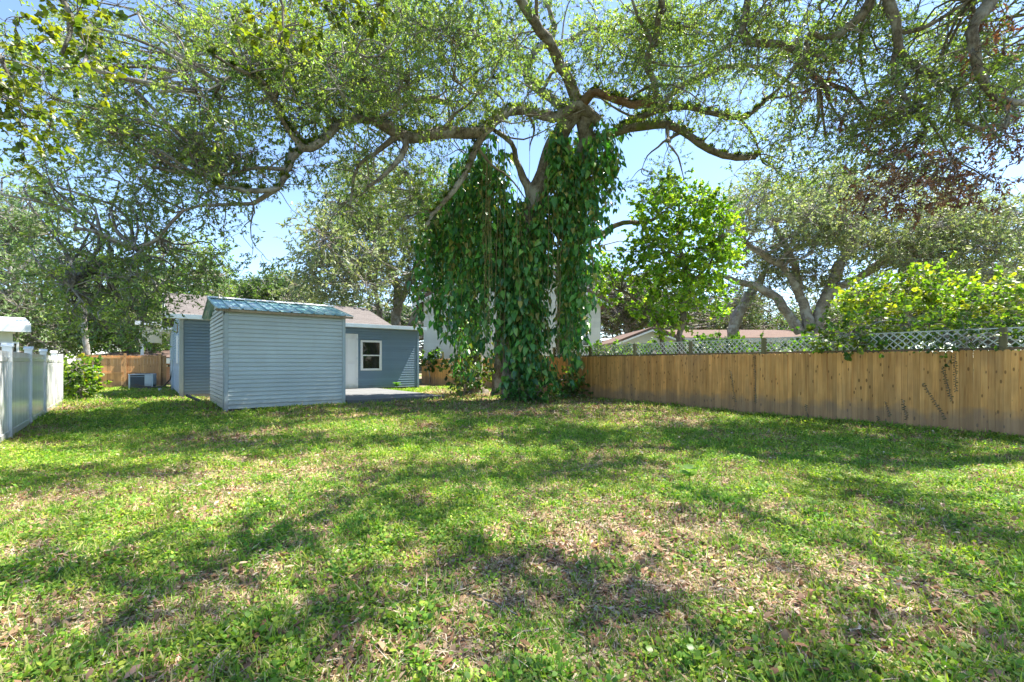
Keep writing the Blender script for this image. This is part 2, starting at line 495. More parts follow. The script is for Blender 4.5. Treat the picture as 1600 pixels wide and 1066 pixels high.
def sprays(rng, starts, dirs, leaf, nl, tw_len, tones, tpl=T_OAK, droop=0.25, woody=True):
    """twigs with leaves: returns leaf mesh tuple (V,T,C) and twig tuple (V,T)"""
    n = len(starts)
    d = unit(dirs + rng.normal(0, .45, dirs.shape) + np.array((0, 0, -droop)))
    L = tw_len * rng.uniform(.6, 1.4, n)
    bend = rng.normal(0, .15, (n, 3))
    ts = np.linspace(0, 1, 4)
    pts = starts[:, None, :] + d[:, None, :] * (L[:, None, None] * ts[None, :, None]) + bend[:, None, :] * (L[:, None, None] * (ts**2)[None, :, None])
    tw = tubes(pts, np.broadcast_to(np.array((.005, .004, .003, .0015)) * (leaf / .07), (n, 4)), 3) if woody else None
    t = rng.uniform(.1, 1.0, (n, nl))
    pos = starts[:, None, :] + d[:, None, :] * (L[:, None] * t)[..., None] + bend[:, None, :] * (L[:, None] * t**2)[..., None]
    ld = d[:, None, :] * .7 + rng.normal(0, .75, (n, nl, 3))
    ld[..., 2] -= .15
    nn = rng.normal(0, .65, (n, nl, 3)); nn[..., 2] += .9
    sz = leaf * rng.uniform(.6, 1.3, (n, nl))
    V, T, k = scatter(tpl, pos.reshape(-1, 3), ld.reshape(-1, 3), nn.reshape(-1, 3), sz.ravel())
    c = palette(n, tones, rng, .16)[:, None, :] * (1 + rng.normal(0, .16, (n, nl, 1)))
    c = np.clip(c, .004, 1).reshape(-1, 3)
    return (V, T, np.repeat(c, k, 0)), tw

def clump_foliage(rng, clumps, limbpts, leaf, nl, tones, tpl=T_OAK, per=26, tw=0.32, droop=.25, branch_r=.02):
    """clumps rows (x,y,z,rad): each gets a bough from the nearest limb, branchlets and leafy twigs"""
    LV, WV = [], []
    C = np.array(clumps)
    n = len(C)
    # boughs
    if limbpts is not None and len(limbpts):
        dd = np.linalg.norm(limbpts[None, :, :] - C[:, None, :3], axis=2)
        src = limbpts[dd.argmin(1)]
        far = dd.min(1)
        K = 7; ts = np.linspace(0, 1, K)
        mid = rng.normal(0, 1, (n, 3)) * (far * .09)[:, None]
        mid2 = rng.normal(0, 1, (n, 3)) * (far * .06)[:, None]
        pts = src[:, None, :] * (1-ts)[None, :, None] + C[:, None, :3] * ts[None, :, None] + mid[:, None, :] * np.sin(ts*np.pi)[None, :, None] + mid2[:, None, :] * np.sin(ts*2*np.pi)[None, :, None]
        r0 = branch_r * (0.7 + far * .45).clip(.7, 3)
        rad = r0[:, None] * (1 - .72 * ts)[None, :]
        WV.append(tubes(pts, rad, 5))
    m = np.maximum(4, (per * (C[:, 3] / .6) ** 2).astype(int))
    ci = np.repeat(np.arange(n), m)
    u = unit(rng.normal(0, 1, (len(ci), 3)))
    u[:, 2] *= .75
    rr = C[ci, 3] * rng.uniform(.15, 1, len(ci)) ** .6
    q = C[ci, :3] + u * rr[:, None]
    # branchlets
    K = 4; ts = np.linspace(0, 1, K)
    sel = rng.random(len(ci)) < .55
    c0 = C[ci[sel], :3]; q0 = q[sel]
    pts = c0[:, None, :] * (1-ts)[None, :, None] + q0[:, None, :] * ts[None, :, None] + (rng.normal(0, .12, (sel.sum(), 3)) * rr[sel][:, None])[:, None, :] * np.sin(ts*np.pi)[None, :, None]
    WV.append(tubes(pts, np.broadcast_to(np.array((.007, .0055, .004, .003)) * (leaf / .07), (len(pts), K)), 3))
    lv, twg = sprays(rng, q, u, leaf, nl, tw, tones, tpl, droop)
    LV.append(lv); WV.append(twg)
    return join(LV), join(WV)

def region(rng, cx, cy, rx, ry, z0, z1, n, r0=.4, r1=.8):
    """clump centres seen inside a pixel ellipse between depths z0 and z1"""
    out = []
    while len(out) < n:
        a, b = rng.uniform(-1, 1, 2)
        if a*a + b*b > 1: continue
        z = rng.uniform(z0, z1)
        p = P(cx + a*rx, cy + b*ry, z)
        if p[2] < .12: continue
        out.append((*p, rng.uniform(r0, r1)))
    return out

def ellipsoid(rng, c, r, n, r0=.4, r1=.8, zmin=.6):
    out = []
    while len(out) < n:
        u = unit(rng.normal(0, 1, 3)) * rng.uniform(.3, 1) ** .4
        p = np.array(c) + u * np.array(r)
        if p[2] < zmin: continue
        out.append((*p, rng.uniform(r0, r1)))
    return out

# smooth value noise for the lawn's cover
_g = np.random.default_rng(3).random((64, 64))
def vnoise(x, y, s):
    x = np.asarray(x) * s + 100.3; y = np.asarray(y) * s + 57.7
    xi = np.floor(x).astype(int); yi = np.floor(y).astype(int)
    fx = x - xi; fy = y - yi
    fx = fx*fx*(3-2*fx); fy = fy*fy*(3-2*fy)
    g = lambda i, j: _g[i % 64, j % 64]
    return (g(xi, yi)*(1-fx)+g(xi+1, yi)*fx)*(1-fy) + (g(xi, yi+1)*(1-fx)+g(xi+1, yi+1)*fx)*fy

BARE = [  # px ellipses of thin, dry ground: (x, y, rx, ry, amount)
    (930, 830, 190, 60, .9), (1130, 880, 200, 70, .75), (760, 910, 120, 60, .7), (1060, 660, 70, 9, 1.0), (900, 638, 120, 10, .8),
    (780, 632, 120, 14, 2.4), (700, 622, 70, 10, 2.2), (900, 640, 130, 8, 1.6), (450, 720, 130, 14, .6), (40, 680, 90, 14, .9), (1580, 765, 90, 22, .8),
    (270, 690, 130, 10, .5), (100, 980, 90, 40, .6), (560, 1010, 120, 40, .5), (700, 1040, 90, 40, .7), (1250, 940, 120, 50, .5),
    (120, 640, 50, 6, .8), (1400, 990, 120, 50, .4), (1210, 686, 40, 8, .7), (540, 655, 80, 6, .6), (440, 650, 120, 4, 1.), (1050, 790, 60, 18, .8), (330, 632, 20, 8, .8), (960, 940, 130, 40, .6),
]
def bare(x, y):
    x = np.asarray(x, float); y = np.asarray(y, float)
    b = (vnoise(x, y, .55) * .5 + vnoise(x, y, 1.7) * .4 + vnoise(x, y, 5.) * .45 - .43) * 1.2
    for (px, py, rx, ry, a) in BARE:
        g = G(px, py); sx = rx / F * g[1]; sy = ry * g[1]**2 / (H * F)
        q = ((x - g[0]) / sx)**2 + ((y - g[1]) / sy)**2
        b = b + a * .55 * np.exp(-q * .9)
    return np.clip(b, 0, 1)
def height(x, y):
    return (vnoise(x, y, .5) - .5) * .05 + (vnoise(x, y, 2.2) - .5) * .02

# ------------------------------------------------------------------ ground
def build_ground():
    def axis(lo, hi, step, far):
        mid = np.arange(lo, hi + 1e-6, step)
        a = [lo - step]; s = step
        while a[-1] > -far: s *= 1.35; a.append(a[-1] - s)
        b = [hi + step]; s = step
        while b[-1] < far: s *= 1.35; b.append(b[-1] + s)
        return np.concatenate([np.array(a[::-1]), mid, np.array(b)])
    xs = axis(-20, 20, .2, 600); ys = axis(-2, 28, .2, 600)
    X, Y = np.meshgrid(xs, ys)
    nx = len(xs)
    Z = height(X, Y)
    V = np.stack([X, Y, Z], -1).reshape(-1, 3)
    i = np.arange((len(ys)-1)*nx).reshape(len(ys)-1, nx)[:, :-1]
    T = np.concatenate([np.stack([i, i+1, i+nx+1], -1).reshape(-1, 3), np.stack([i, i+nx+1, i+nx], -1).reshape(-1, 3)])
    m, nt, out = new_mat("lawn soil")
    b = nd(nt, "ShaderNodeBsdfPrincipled", Roughness=0.95)
    b.inputs["Specular IOR Level"].default_value = 0.1
    at = nt.nodes.new("ShaderNodeAttribute"); at.attribute_name = "Col"
    pos = nt.nodes.new("ShaderNodeNewGeometry").outputs["Position"]
    fine = noise(nt, 38, 8, pos, .75)
    mid = noise(nt, 9, 6, pos, .7)
    green = ramp(nt, fine, [(.32, (.03, .05, .015)), (.5, (.11, .17, .04)), (.68, (.22, .28, .07))])
    soil = ramp(nt, fine, [(.3, (.10, .065, .04)), (.5, (.30, .22, .15)), (.7, (.58, .47, .34))])
    f = math_n(nt, 'ADD', at.outputs["Fac"], math_n(nt, 'MULTIPLY', math_n(nt, 'SUBTRACT', mid, .5), 1.3))
    f = ramp(nt, f, [(.18, (0, 0, 0)), (.45, (1, 1, 1))])
    c = mixc(nt, green, soil, f)
    nt.links.new(c, b.inputs["Base Color"])
    bp = nd(nt, "ShaderNodeBump", Strength=1.0, Distance=0.05)
    nt.links.new(fine, bp.inputs["Height"]); nt.links.new(bp.outputs[0], b.inputs["Normal"])
    nt.links.new(b.outputs[0], out.inputs[0])
    bb = bare(X, Y).reshape(-1)
    o = np_mesh("ground", V, T, m, None, np.repeat(bb[:, None], 3, 1), True)
    o['kind'] = 'structure'; o['label'] = 'flat back yard lawn with thin dry patches under the trees'

build_ground()

# ------------------------------------------------------------------ shed, house, deck
COURSE = 0.104
def siding(parent, mat, length, z0, n, thick=.014, name='siding_board', x_of=None, h=COURSE):
    """lapped courses along local x on the plane y=0 facing -y; x_of(z) gives start and end"""
    me = MB().prism([(0, 0), (-.024, 0), (-.024, .012), (-.010, h-.020), (.014, h-.019), (.014, h)], 'x', 0, 1).mesh(name, mat)
    outs = []
    for i in range(n):
        z = z0 + i * h
        a, b = (0, length) if x_of is None else x_of(z + h * .5)
        if b - a < .1: continue
        outs.append((put(name, me, parent, (a, 0, z), 0, (b - a, 1, 1)), a, b, z))
    return outs

def build_shed():
    s = empty("shed", (-6.96, 11.04, 0), A, "grey-blue vinyl sided shed with faded teal metal roof in front of the house", "shed")
    W, D, Ht = 2.85, 3.3, 2.50
    z0 = .09
    MB().box(.02, W-.02, .02, D-.02, z0, Ht).prism([(.02, Ht), (D-.02, Ht), (D/2, Ht+.38)], 'x', .02, W-.02).build("wall", M['siding_shed'], s)
    n = int((Ht - z0) / COURSE) + 1
    siding(s, M['siding_shed'], W, z0, n)
    me = MB().prism([(0, 0), (-.024, 0), (-.024, .012), (-.010, COURSE-.020), (.014, COURSE-.019), (.014, COURSE)], 'x', 0, 1).mesh("siding_board", M['siding_shed'])
    for i in range(n + 3):
        z = z0 + i * COURSE
        a, b = 0, D
        if z + COURSE > Ht:
            k = (z + COURSE * .5 - Ht) / .38; a, b = D/2*k, D - D/2*k
        if b - a < .15: continue
        # left wall: board x runs back -> front
        o = put("siding_board", me, s, (0, b, z), -math.pi/2, (b - a, 1, 1))
        o2 = put("siding_board", me, s, (W, a, z), math.pi/2, (b - a, 1, 1))
    for (x, y) in ((0, 0), (W, 0)):
        MB().box(x-.0245 if x == 0 else x-.06, x+.06 if x == 0 else x+.0245, -.045, -.0245, z0-.08, Ht+.0).build("corner_trim", M['trim_grey'], s, bevel=.003)
        sx = -.045 if x == 0 else .0245
        MB().box(x+sx, x+sx+.0155, -.0135, .04, z0-.08, Ht).build("corner_trim", M['trim_grey'], s, bevel=.003)
    # black block stands in for the shade under the raised floor
    MB().box(.1, W-.1, .12, .2, -.05, z0).build("gap_shade_block", M['black'], s)
    for x in (.35, 1.3, 2.3):
        MB().box(x, x+.2, -.01, .11, -.02, z0-.004).build("foundation_block", M['concrete'], s, bevel=.006)
    # eave board and rafter ends
    MB().box(.02, W+.02, -.065, -.046, Ht-.02, Ht+.045).build("eave_board", M['raw_lumber'], s)
    for x in (.03, 1.45, 2.70):
        MB().prism([(-.17, Ht+.0), (.05, Ht+.05), (.05, Ht-.03), (-.17, Ht-.055)], 'x', x, x+.05).build("rafter", M['raw_lumber'], s)
    sl = .235; oh = .2; x0, x1 = -.22, W + .22
    ridge = Ht + .02 + (D/2) * sl + .05; eave = ridge - (D/2 + oh) * sl
    MB().box(x0+.02, x1-.02, -oh+.03, -oh+.055, eave-.07, eave-.012).build("fascia", M['raw_lumber'], s)
    npan = 4; pw = (x1 - x0) / npan
    for side in (0, 1):
        for i in range(npan):
            mb = MB(); a = x0 + i*pw
            prof = []
            nr = 3
            for k in range(nr):
                u = k * pw / nr
                prof += [(u, 0), (u+.01, .028), (u+.035, .028), (u+.045, 0), (u+.14, 0), (u+.145, .006), (u+.16, .006), (u+.165, 0)]
            prof.append((pw - .001, 0))
            vs, fs = [], []
            for (u, h) in prof:
                for (yy, zz) in ((-oh, eave), (D/2, ridge)):
                    y = yy if side == 0 else D - yy
                    vs.append((a+u, y, zz+h)); vs.append((a+u, y, zz+h-.006))
            for k in range(len(prof)-1):
                q = k*4
                fs += [(q, q+4, q+6, q+2), (q+1, q+3, q+7, q+5), (q, q+1, q+5, q+4), (q+2, q+6, q+7, q+3)]
            mb.add(vs, fs).build("roof_panel", M['metal_roof'], s)
    MB().prism([(D/2-.13, ridge+.0), (D/2, ridge+.045), (D/2+.13, ridge+.0), (D/2+.13, ridge+.012), (D/2, ridge+.058), (D/2-.13, ridge+.012)], 'x', x0-.01, x1+.01).build("ridge_cap", M['trim_white'], s)
    MB().tube([(-.03, -.16, Ht+.02), (-.02, -.02, Ht-.12)], .012).build("brace", M['dark_grey'], s)

build_shed()

def build_house():
    h = empty("house", (-11.12, 15.28, 0), A, "single storey house with slate blue siding and pinkish shingle roof behind the shed", "house")
    W, D, Ht = 8.75, 5.6, 2.75
    z0 = .15
    MB().box(.02, W-.02, .02, D-.02, 0.02, Ht).build("wall", M['siding_house'], h)
    MB().box(.02, 4.0, D-.02, 9.6, 0.02, Ht-.05).build("wing_wall", M['siding_side'], h)
    # openings: door x 5.72..6.42 (shed hides its left side), window
    def hx(px):   # local x on the rear wall seen at column px
        k = (px - CX) / F
        ox, oy = -11.12, 15.28
        return (k*oy - ox) / (LX[0] - k*LX[1])
    dx0, dx1 = hx(559) - .93, hx(559)
    wx0, wx1 = hx(563), hx(596)
    dz0, dz1 = .16, 2.42
    zc = 15.28 + LX[1]*(wx0+wx1)/2
    wz1 = H + (HY-532)/F*zc; wz0 = H + (HY-579)/F*zc
    n = int((Ht - z0) / COURSE) + 1
    me = MB().prism([(0, 0), (-.024, 0), (-.024, .012), (-.010, COURSE-.020), (.014, COURSE-.019), (.014, COURSE)], 'x', 0, 1).mesh("siding_board", M['siding_house'])
    me2 = MB().prism([(0, 0), (-.024, 0), (-.024, .012), (-.010, COURSE-.020), (.014, COURSE-.019), (.014, COURSE)], 'x', 0, 1).mesh("siding_board", M['siding_side'])
    for i in range(n):
        z = z0 + i*COURSE
        segs = [(0, W)]
        def cut(segs, a, b):
            o = []
            for (p, q) in segs:
                if b <= p or a >= q: o.append((p, q)); continue
                if a > p: o.append((p, a))
                if b < q: o.append((b, q))
            return o
        if z + COURSE > dz0 and z < dz1: segs = cut(segs, dx0, dx1)
        if z + COURSE > wz0+.03 and z < wz1-.03: segs = cut(segs, wx0, wx1)
        for (a, b) in segs:
            put("siding_board", me, h, (a, 0, z), 0, (b-a, 1, 1))
        put("siding_board", me2, h, (0, 9.6, z), -math.pi/2, (9.6, 1, 1))
        put("siding_board", me, h, (W, 0, z), math.pi/2, (D, 1, 1))
    MB().box(-.0245, .07, -.045, -.0245, .02, Ht).build("corner_trim", M['trim_grey'], h, bevel=.003)
    MB().box(-.045, -.0245, -.044, .08, .02, Ht).build("corner_trim", M['trim_grey'], h, bevel=.003)
    MB().box(W-.06, W+.03, -.045, -.0245, .1, Ht).build("corner_trim", M['siding_house'], h, bevel=.003)
    # lattice skirt
    mb = MB(); wl = 1.9
    for i in range(-3, 40):
        a = i*.05
        for sgn in (1, -1):
            p0 = (a if sgn > 0 else a+.13, .02); p1 = (a+.13 if sgn > 0 else a, .15)
            if min(p0[0], p1[0]) < 0.05 or max(p0[0], p1[0]) > wl: continue
            y = -.006 if sgn > 0 else -.011
            t = .008
            mb.add([(p0[0]-t, y, p0[1]), (p0[0]+t, y, p0[1]), (p1[0]+t, y, p1[1]), (p1[0]-t, y, p1[1]),
                    (p0[0]-t, y+.004, p0[1]), (p0[0]+t, y+.004, p0[1]), (p1[0]+t, y+.004, p1[1]), (p1[0]-t, y+.004, p1[1])],
                   [(0,1,2,3), (7,6,5,4), (0,4,5,1), (1,5,6,2), (2,6,7,3), (3,7,4,0)])
    mb.build("skirt_lattice", M['trim_white'], h)['kind'] = 'stuff'
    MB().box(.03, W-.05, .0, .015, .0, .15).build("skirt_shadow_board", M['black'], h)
    # roof
    ov = .35; sl = .34; rd = D/2
    ev = Ht + .08; rg = ev + (rd + ov) * sl * .98
    xa, xb = -.4, 7.35
    th = .05
    for side, nm in ((0, 1), (1, -1)):
        y0 = -ov if side == 0 else D + ov
        L = math.hypot(rd+ov, rg-ev)
        me_r = MB().box(0, xb-xa, 0, L, -th, 0).mesh("roof", M['shingle'])
        o = put("roof", me_r, h, (xa if side == 0 else xb, y0, ev), 0)
        an = math.atan2(rg-ev, rd+ov)
        o.rotation_euler = (an, 0, 0) if side == 0 else (an, 0, math.pi)
    for x in (.0, xb-.36):
        MB().prism([(0.01, Ht), (D-.01, Ht), (rd, Ht + rd*sl)], 'x', x+.0, x+.03).build("gable_wall", M['siding_side'], h)
    MB().box(xa, W+.25, -ov-.03, -ov-.002, ev-.15, ev-.005).build("fascia", M['fascia_blue'], h, bevel=.004)
    MB().box(xa+.02, W+.2, -ov+.002, -.032, ev-.14, ev-.12).build("soffit", M['trim_white'], h)
    MB().box(xb+.002, W+.25, -ov-.02, D, ev-.002, ev+.02).build("flat_roof", M['shingle_brown'], h)
    for sgn in (0, 1):   # left rake boards
        y0 = -ov if sgn == 0 else D+ov
        MB().prism([(y0, ev-.14), (rd, rg-.15), (rd, rg-.03), (y0, ev-.03)], 'x', xa-.026, xa-.002).build("rake_board", M['trim_white'], h)
    MB().box(-.4, 3.9, D+.6, 9.9, ev-.16, ev+.02).build("wing_roof", M['trim_white'], h)
    # cream carport bulkhead out on the left, far end
    MB().box(-1.2, -.35, 9.0, 9.2, 2.18, 3.02).build("carport_bulkhead", M['cream'], h)
    MB().box(-1.35, -.3, 8.9, 9.3, 3.022, 3.2).build("carport_fascia", M['trim_white'], h)
    MB().box(-1.15, -1.03, 9.22, 9.34, 0, 3.0).build("carport_post", M['trim_white'], h)
    # door
    d = MB().box(dx0+.06, dx1-.05, -.022, .02, dz0, dz1-.06).build("door", M['trim_white'], h, bevel=.004)
    for (a, b) in ((.18, 1.0), (1.12, 2.05)):
        for (p, q) in ((dx0+.16, dx0+.42), (dx0+.5, dx1-.14)):
            MB().box(p, q, -.034, -.0225, dz0+a, dz0+b).build("door_panel", M['trim_white'], d, bevel=.006)
    for z in (.35, 1.2, 2.0):
        MB().box(dx1-.058, dx1-.03, -.052, -.0402, dz0+z, dz0+z+.09).build("hinge", M['ac_body'], d)
    MB().box(dx1-.05, dx1, -.04, .02, dz0, dz1).build("door_frame", M['trim_white'], h, bevel=.004)
    MB().box(dx0, dx0+.058, -.04, .02, dz0, dz1).build("door_frame", M['trim_white'], h, bevel=.004)
    MB().box(dx0+.06, dx1-.052, -.04, .02, dz1-.058, dz1).build("door_frame", M['trim_white'], h, bevel=.004)
    MB().tube([(dx0+.13, -.024, dz0+.98), (dx0+.13, -.075, dz0+.98)], [.018, .03], 10).build('handle', M['ac_body'], d)
    # window
    fr = .085
    f = MB().box(wx0, wx1, -.045, .0, wz0, wz0+fr).box(wx0, wx1, -.045, .0, wz1-fr, wz1).box(wx0, wx0+fr, -.0449, .0, wz0+fr, wz1-fr).box(wx1-fr, wx1, -.0449, .0, wz0+fr, wz1-fr).build("window_frame", M['trim_white'], h, bevel=.004)
    zm = (wz0+wz1)/2
    MB().box(wx0+fr, wx1-fr, -.036, -.004, zm-.025, zm+.025).build("meeting_rail", M['trim_white'], f, bevel=.003)
    MB().box(wx0+fr, wx1-fr, -.014, -.004, zm+.027, wz1-fr).build("pane", M['glass'], f)
    MB().box(wx0+fr, wx1-fr, -.024, -.016, wz0+fr, zm-.027).build("pane", M['glass'], f)
    for (p, q) in ((wx0+fr, wx0+fr+.02), (wx1-fr-.02, wx1-fr)):
        MB().box(p, q, -.034, -.026, wz0+fr, zm-.027).build("sash", M['trim_white'], f)
    # side window on the left wall, meter and conduits
    MB().box(-.05, -.015, 1.2, 1.95, 1.2, 2.2).build("side_window", M['trim_white'], h, bevel=.005)
    MB().box(-.14, -.02, 4.6, 4.85, 1.35, 1.75).tube([(-.08, 4.72, .1), (-.08, 4.72, 1.35)], .025).tube([(-.08, 4.72, 1.74), (-.08, 4.72, 2.7)], .022).build("electric_meter", M['ac_body'], h)
    MB().tube([(-.06, .9, 2.6), (-.06, .9, 2.3), (-.09, .9, 2.25)], .018).build("conduit", M['raw_lumber'], h)
    MB().tube([(-.05, 5.6, .9), (-.12, 5.7, .5), (-.35, 5.9, .2), (-.8, 6.1, .16), (-1.3, 6.3, .3)], .028).build("refrigerant_line", M['black'], h, True)
    return h

build_house()

def build_deck():
    W, D, z = 3.15, 5.78, .155
    # local frame of the shed; begins right of it
    o = -6.96 + LX[0]*2.93 + DX[0]*.02, 11.04 + LX[1]*2.93 + DX[1]*.02, 0
    d = empty("deck", o, A, "low grey painted wooden deck between the shed and the house door", "deck")
    bw = .135
    n = int(D / (bw + .006))
    me = MB().box(0, W, 0, bw, -.028, 0).mesh("deck_board", M['deck'])
    for i in range(n):
        put("deck_board", me, d, (0, i*(bw+.006), z + rnd.uniform(-.002, .002)), 0, (1, 1, 1), bevel=.004)
    MB().box(-.0, W-.0, -.03, -.003, .0, z-.002).build("rim_board", M['dark_grey'], d)
    MB().box(W+.003, W+.03, -.03, n*(bw+.006), .0, z-.002).build("rim_board", M['dark_grey'], d)
build_deck()

def build_ac():
    c = G(223, 610)
    a = empty("air_conditioner", c, A - .15, "pale blue-grey outdoor air conditioner on a slab beside the cedar gate", "air conditioner")
    w = .42; h = .70
    MB().box(-w-.08, w+.08, -w-.08, w+.08, -.02, .06).build("slab", M['concrete'], a, bevel=.01)
    MB().box(-w+.02, w-.02, -w+.02, w-.02, .065, h-.02).build("coil", M['ac_dark'], a)
    for (x, y) in ((-w, -w), (w-.06, -w), (-w, w-.06), (w-.06, w-.06)):
        MB().box(x, x+.06, y, y+.06, .062, h-.002).build("corner_post", M['ac_body'], a, bevel=.006)
    for i in range(9):
        z = .12 + i*.062
        MB().box(-w+.061, .12, -w+.004, -w+.019, z, z+.012).build("louvre", M['fascia_blue'] if i == 8 else M['ac_dark'], a)
        MB().box(-w+.004, -w+.019, -w+.061, w-.061, z, z+.012).build("louvre", M['ac_dark'], a)
    MB().box(w-.019, w+.001, -w+.061, w-.061, .25, h-.01).box(.13, w-.061, -w-.004, -w+.0035, .2, h-.01).build("access_panel", M['ac_body'], a, bevel=.004)
    MB().box(-w-.015, w+.015, -w-.015, w+.015, h, h+.03).build("top_cover", M['ac_body'], a, bevel=.012)
    MB().tube([(.0, .0, h+.03), (.0, .0, h+.05)], .27, 20).build("fan_grille", M['ac_dark'], a)
build_ac()

# ------------------------------------------------------------------ fences
FD = np.array((-.56, .8285, 0)); FO = np.array((8.08, 7.2, 0))
FR = math.atan2(FD[1], FD[0])
def picket_mesh(name, w, h, t, mat):
    pts = [(0, 0), (w, 0), (w, h-.03), (w*.88, h-.008), (w*.68, h), (w*.32, h), (w*.12, h-.008), (0, h-.03)]
    return MB().prism(pts, 'y', 0, t).mesh(name, mat)

def build_wood_fence():
    f = empty("wooden_fence", FO, FR, "long cedar picket fence with white lattice top along the right side of the yard", "fence")
    # local x runs away along the fence; yard side is +y (left of travel)
    w = .0848; p = .0865
    mes = [picket_mesh("fence_board", w, 1.45, .018, M['fence']) for _ in range(1)]
    n = 289; x = -1.0
    for i in range(n):
        dz = rnd.uniform(-.008, .008) - .02
        o = put("fence_board", mes[0], f, (x + i*p, rnd.uniform(-.004, .004), dz), 0)
        o.rotation_euler = (rnd.uniform(-.004, .006), rnd.uniform(-.0012, .0012), 0)
    run = MB()
    for i in range(1, 64):   # the run beside and behind the camera, out of the picture
        xx = -1.0 - i*p
        run.prism([(xx, -.02), (xx+w, -.02), (xx+w, 1.41), (xx+w*.7, 1.44), (xx+w*.3, 1.44), (xx, 1.41)], 'y', 0, .018)
    run.build("fence_boards", M['fence'], f)['kind'] = 'stuff'
    for z in (.3, 1.2):
        MB().box(-6.4, 24, -.05, -.012, z, z+.09).build("rail", M['rail'], f)
    x = .18; bay = 1.92
    xs = [x + bay*k for k in range(-3, 13)]
    for k, xx in enumerate(xs):
        MB().box(xx, xx+.09, -.145, -.055, -.1, 1.80).build("post", M['post'], f, bevel=.004)
    for xx in xs[:10]:
        a, b = xx + .1, xx + bay - .01
        z0, z1 = 1.475, 1.775
        mb = MB(); hgt = z1 - z0; sp = .125; t = .0125
        k0 = int((a - hgt) / sp) - 1
        for k in range(k0, int((b + hgt) / sp) + 2):
            for sg in (1, -1):
                # line x = c + sg*(z-z0)
                c = k*sp if sg > 0 else k*sp + hgt
                za, zb = z0, z1
                xa = c + sg*0; xb_ = c + sg*hgt
                lo, hi = (xa, xb_) if sg > 0 else (xb_, xa)
                if hi < a or lo > b: continue
                def zat(x_): return z0 + (x_ - c) * sg
                pa, pb = (xa, za), (xb_, zb)
                pts = []
                for (qx, qz) in (pa, pb):
                    cx_ = min(max(qx, a), b)
                    pts.append((cx_, zat(cx_) if cx_ != qx else qz))
                (xa, za), (xb2, zb) = pts
                if abs(xa - xb2) < .02: continue
                y = -.085 if sg > 0 else -.0915
                mb.add([(xa-t, y, za), (xa+t, y, za), (xb2+t, y, zb), (xb2-t, y, zb), (xa-t, y+.006, za), (xa+t, y+.006, za), (xb2+t, y+.006, zb), (xb2-t, y+.006, zb)],
                       [(0,1,2,3), (7,6,5,4), (0,4,5,1), (1,5,6,2), (2,6,7,3), (3,7,4,0)])
        o = mb.build("lattice_panel", M['lattice'], f); o['kind'] = 'stuff'
        MB().box(a, b, -.1, -.075, z0-.045, z0-.003).build("lattice_rail", M['rail'], f)
        MB().box(a, b, -.078, -.07, z1+.001, z1+.02).build("lattice_cap", M['lattice'], f)
build_wood_fence()

def build_vinyl_fence():
    o = np.array((-7.98, 7.2, 0)); d = unit(np.array((-5.12, 6.0, 0)))
    rz = math.atan2(d[1], d[0])
    f = empty("vinyl_fence", o, rz, "glossy white vinyl privacy fence with capped posts along the left side", "fence")
    bay = 2.1
    me_b = MB().prism([(0, -.018), (.012, -.022), (.108, -.022), (.12, -.018), (.12, .018), (0, .018)], 'z', .1, 1.40).mesh("vinyl_board", M['vinyl'])
    for k in range(-2, 4):
        x = k*bay; L = bay if k < 3 else 1.6
        post = MB().box(x-.055, x+.055, -.055, .055, -.05, 1.47).build("post", M['vinyl'], f, bevel=.006)
        MB().prism([(-.068, 1.471), (.068, 1.471), (.068, 1.49), (0, 1.535), (-.068, 1.49)], 'y', -.068, .068).build("post_cap", M['vinyl'], post)
        bpy.data.objects[post.name]  # keep
        cap = bpy.data.objects[[c.name for c in post.children][0]] if post.children else None
        if cap: cap.location = (x, 0, 0)
        MB().box(x+.056, x+L-.056, -.035, .035, .05, .15).build("bottom_rail", M['vinyl'], f, bevel=.005)
        MB().box(x+.056, x+L-.056, -.035, .035, 1.24, 1.31).build("top_rail", M['vinyl'], f, bevel=.005)
        nb = int((L - .12) / .1215)
        for i in range(nb):
            put("vinyl_board", me_b, f, (x + .06 + i*(L-.12)/nb, 0, rnd.uniform(-.003, .003)))
    x = 3*bay + 1.6
    post = MB().box(x-.055, x+.055, -.055, .055, -.05, 1.47).build("post", M['vinyl'], f, bevel=.006)
build_vinyl_fence()

def build_low_white_fence():
    a, b = G(124, 616)*1.0, G(150, 609)
    a[2] = b[2] = 0
    d = b - a; L = np.linalg.norm(d[:2]); rz = math.atan2(d[1], d[0])
    f = empty("short_white_fence", a, rz, "short piece of pale fence with a grey steel post behind the yellow-green bush", "fence")
    n = 12; w = L / n
    me = picket_mesh("white_board", w*.96, .98, .018, M['white_siding'])
    for i in range(n):
        put("white_board", me, f, (i*w, 0, rnd.uniform(-.01, .01)))
    MB().tube([(L*.72, -.06, 0), (L*.72, -.06, 1.12)], .028, 8).build("steel_post", M['fascia_blue'], f)
build_low_white_fence()

def build_gate_fence():
    b0 = G(263, 606.0); a0 = b0 - LX * 3.1
    f = empty("cedar_gate_fence", a0, A, "orange cedar fence and gate with rails at the far end of the side yard", "fence")
    w = .118; n = int(3.1 / .121)
    me = picket_mesh("gate_board", w, 1.58, .018, M['fence_back'])
    for i in range(n):
        put("gate_board", me, f, (i*.1211, .05, rnd.uniform(-.02, .02)))
    for z in (.12, .72, 1.42):
        MB().box(.2, 1.42, .018, .048, z, z+.07).build("gate_rail", M['fence_back'], f)
        if z > .2: MB().box(1.56, 3.0, .018, .048, z, z+.07).build("rail", M['fence_back'], f)
    MB().box(.2, .26, -.004, .0175, .12, 1.49).build("gate_stile", M['fence_back'], f)
    for x in (.02, 1.44, 2.72):
        MB().box(x, x+.095, -.05, .0175, -.1, 1.66).build("post", M['fence_back'], f, bevel=.004)
build_gate_fence()

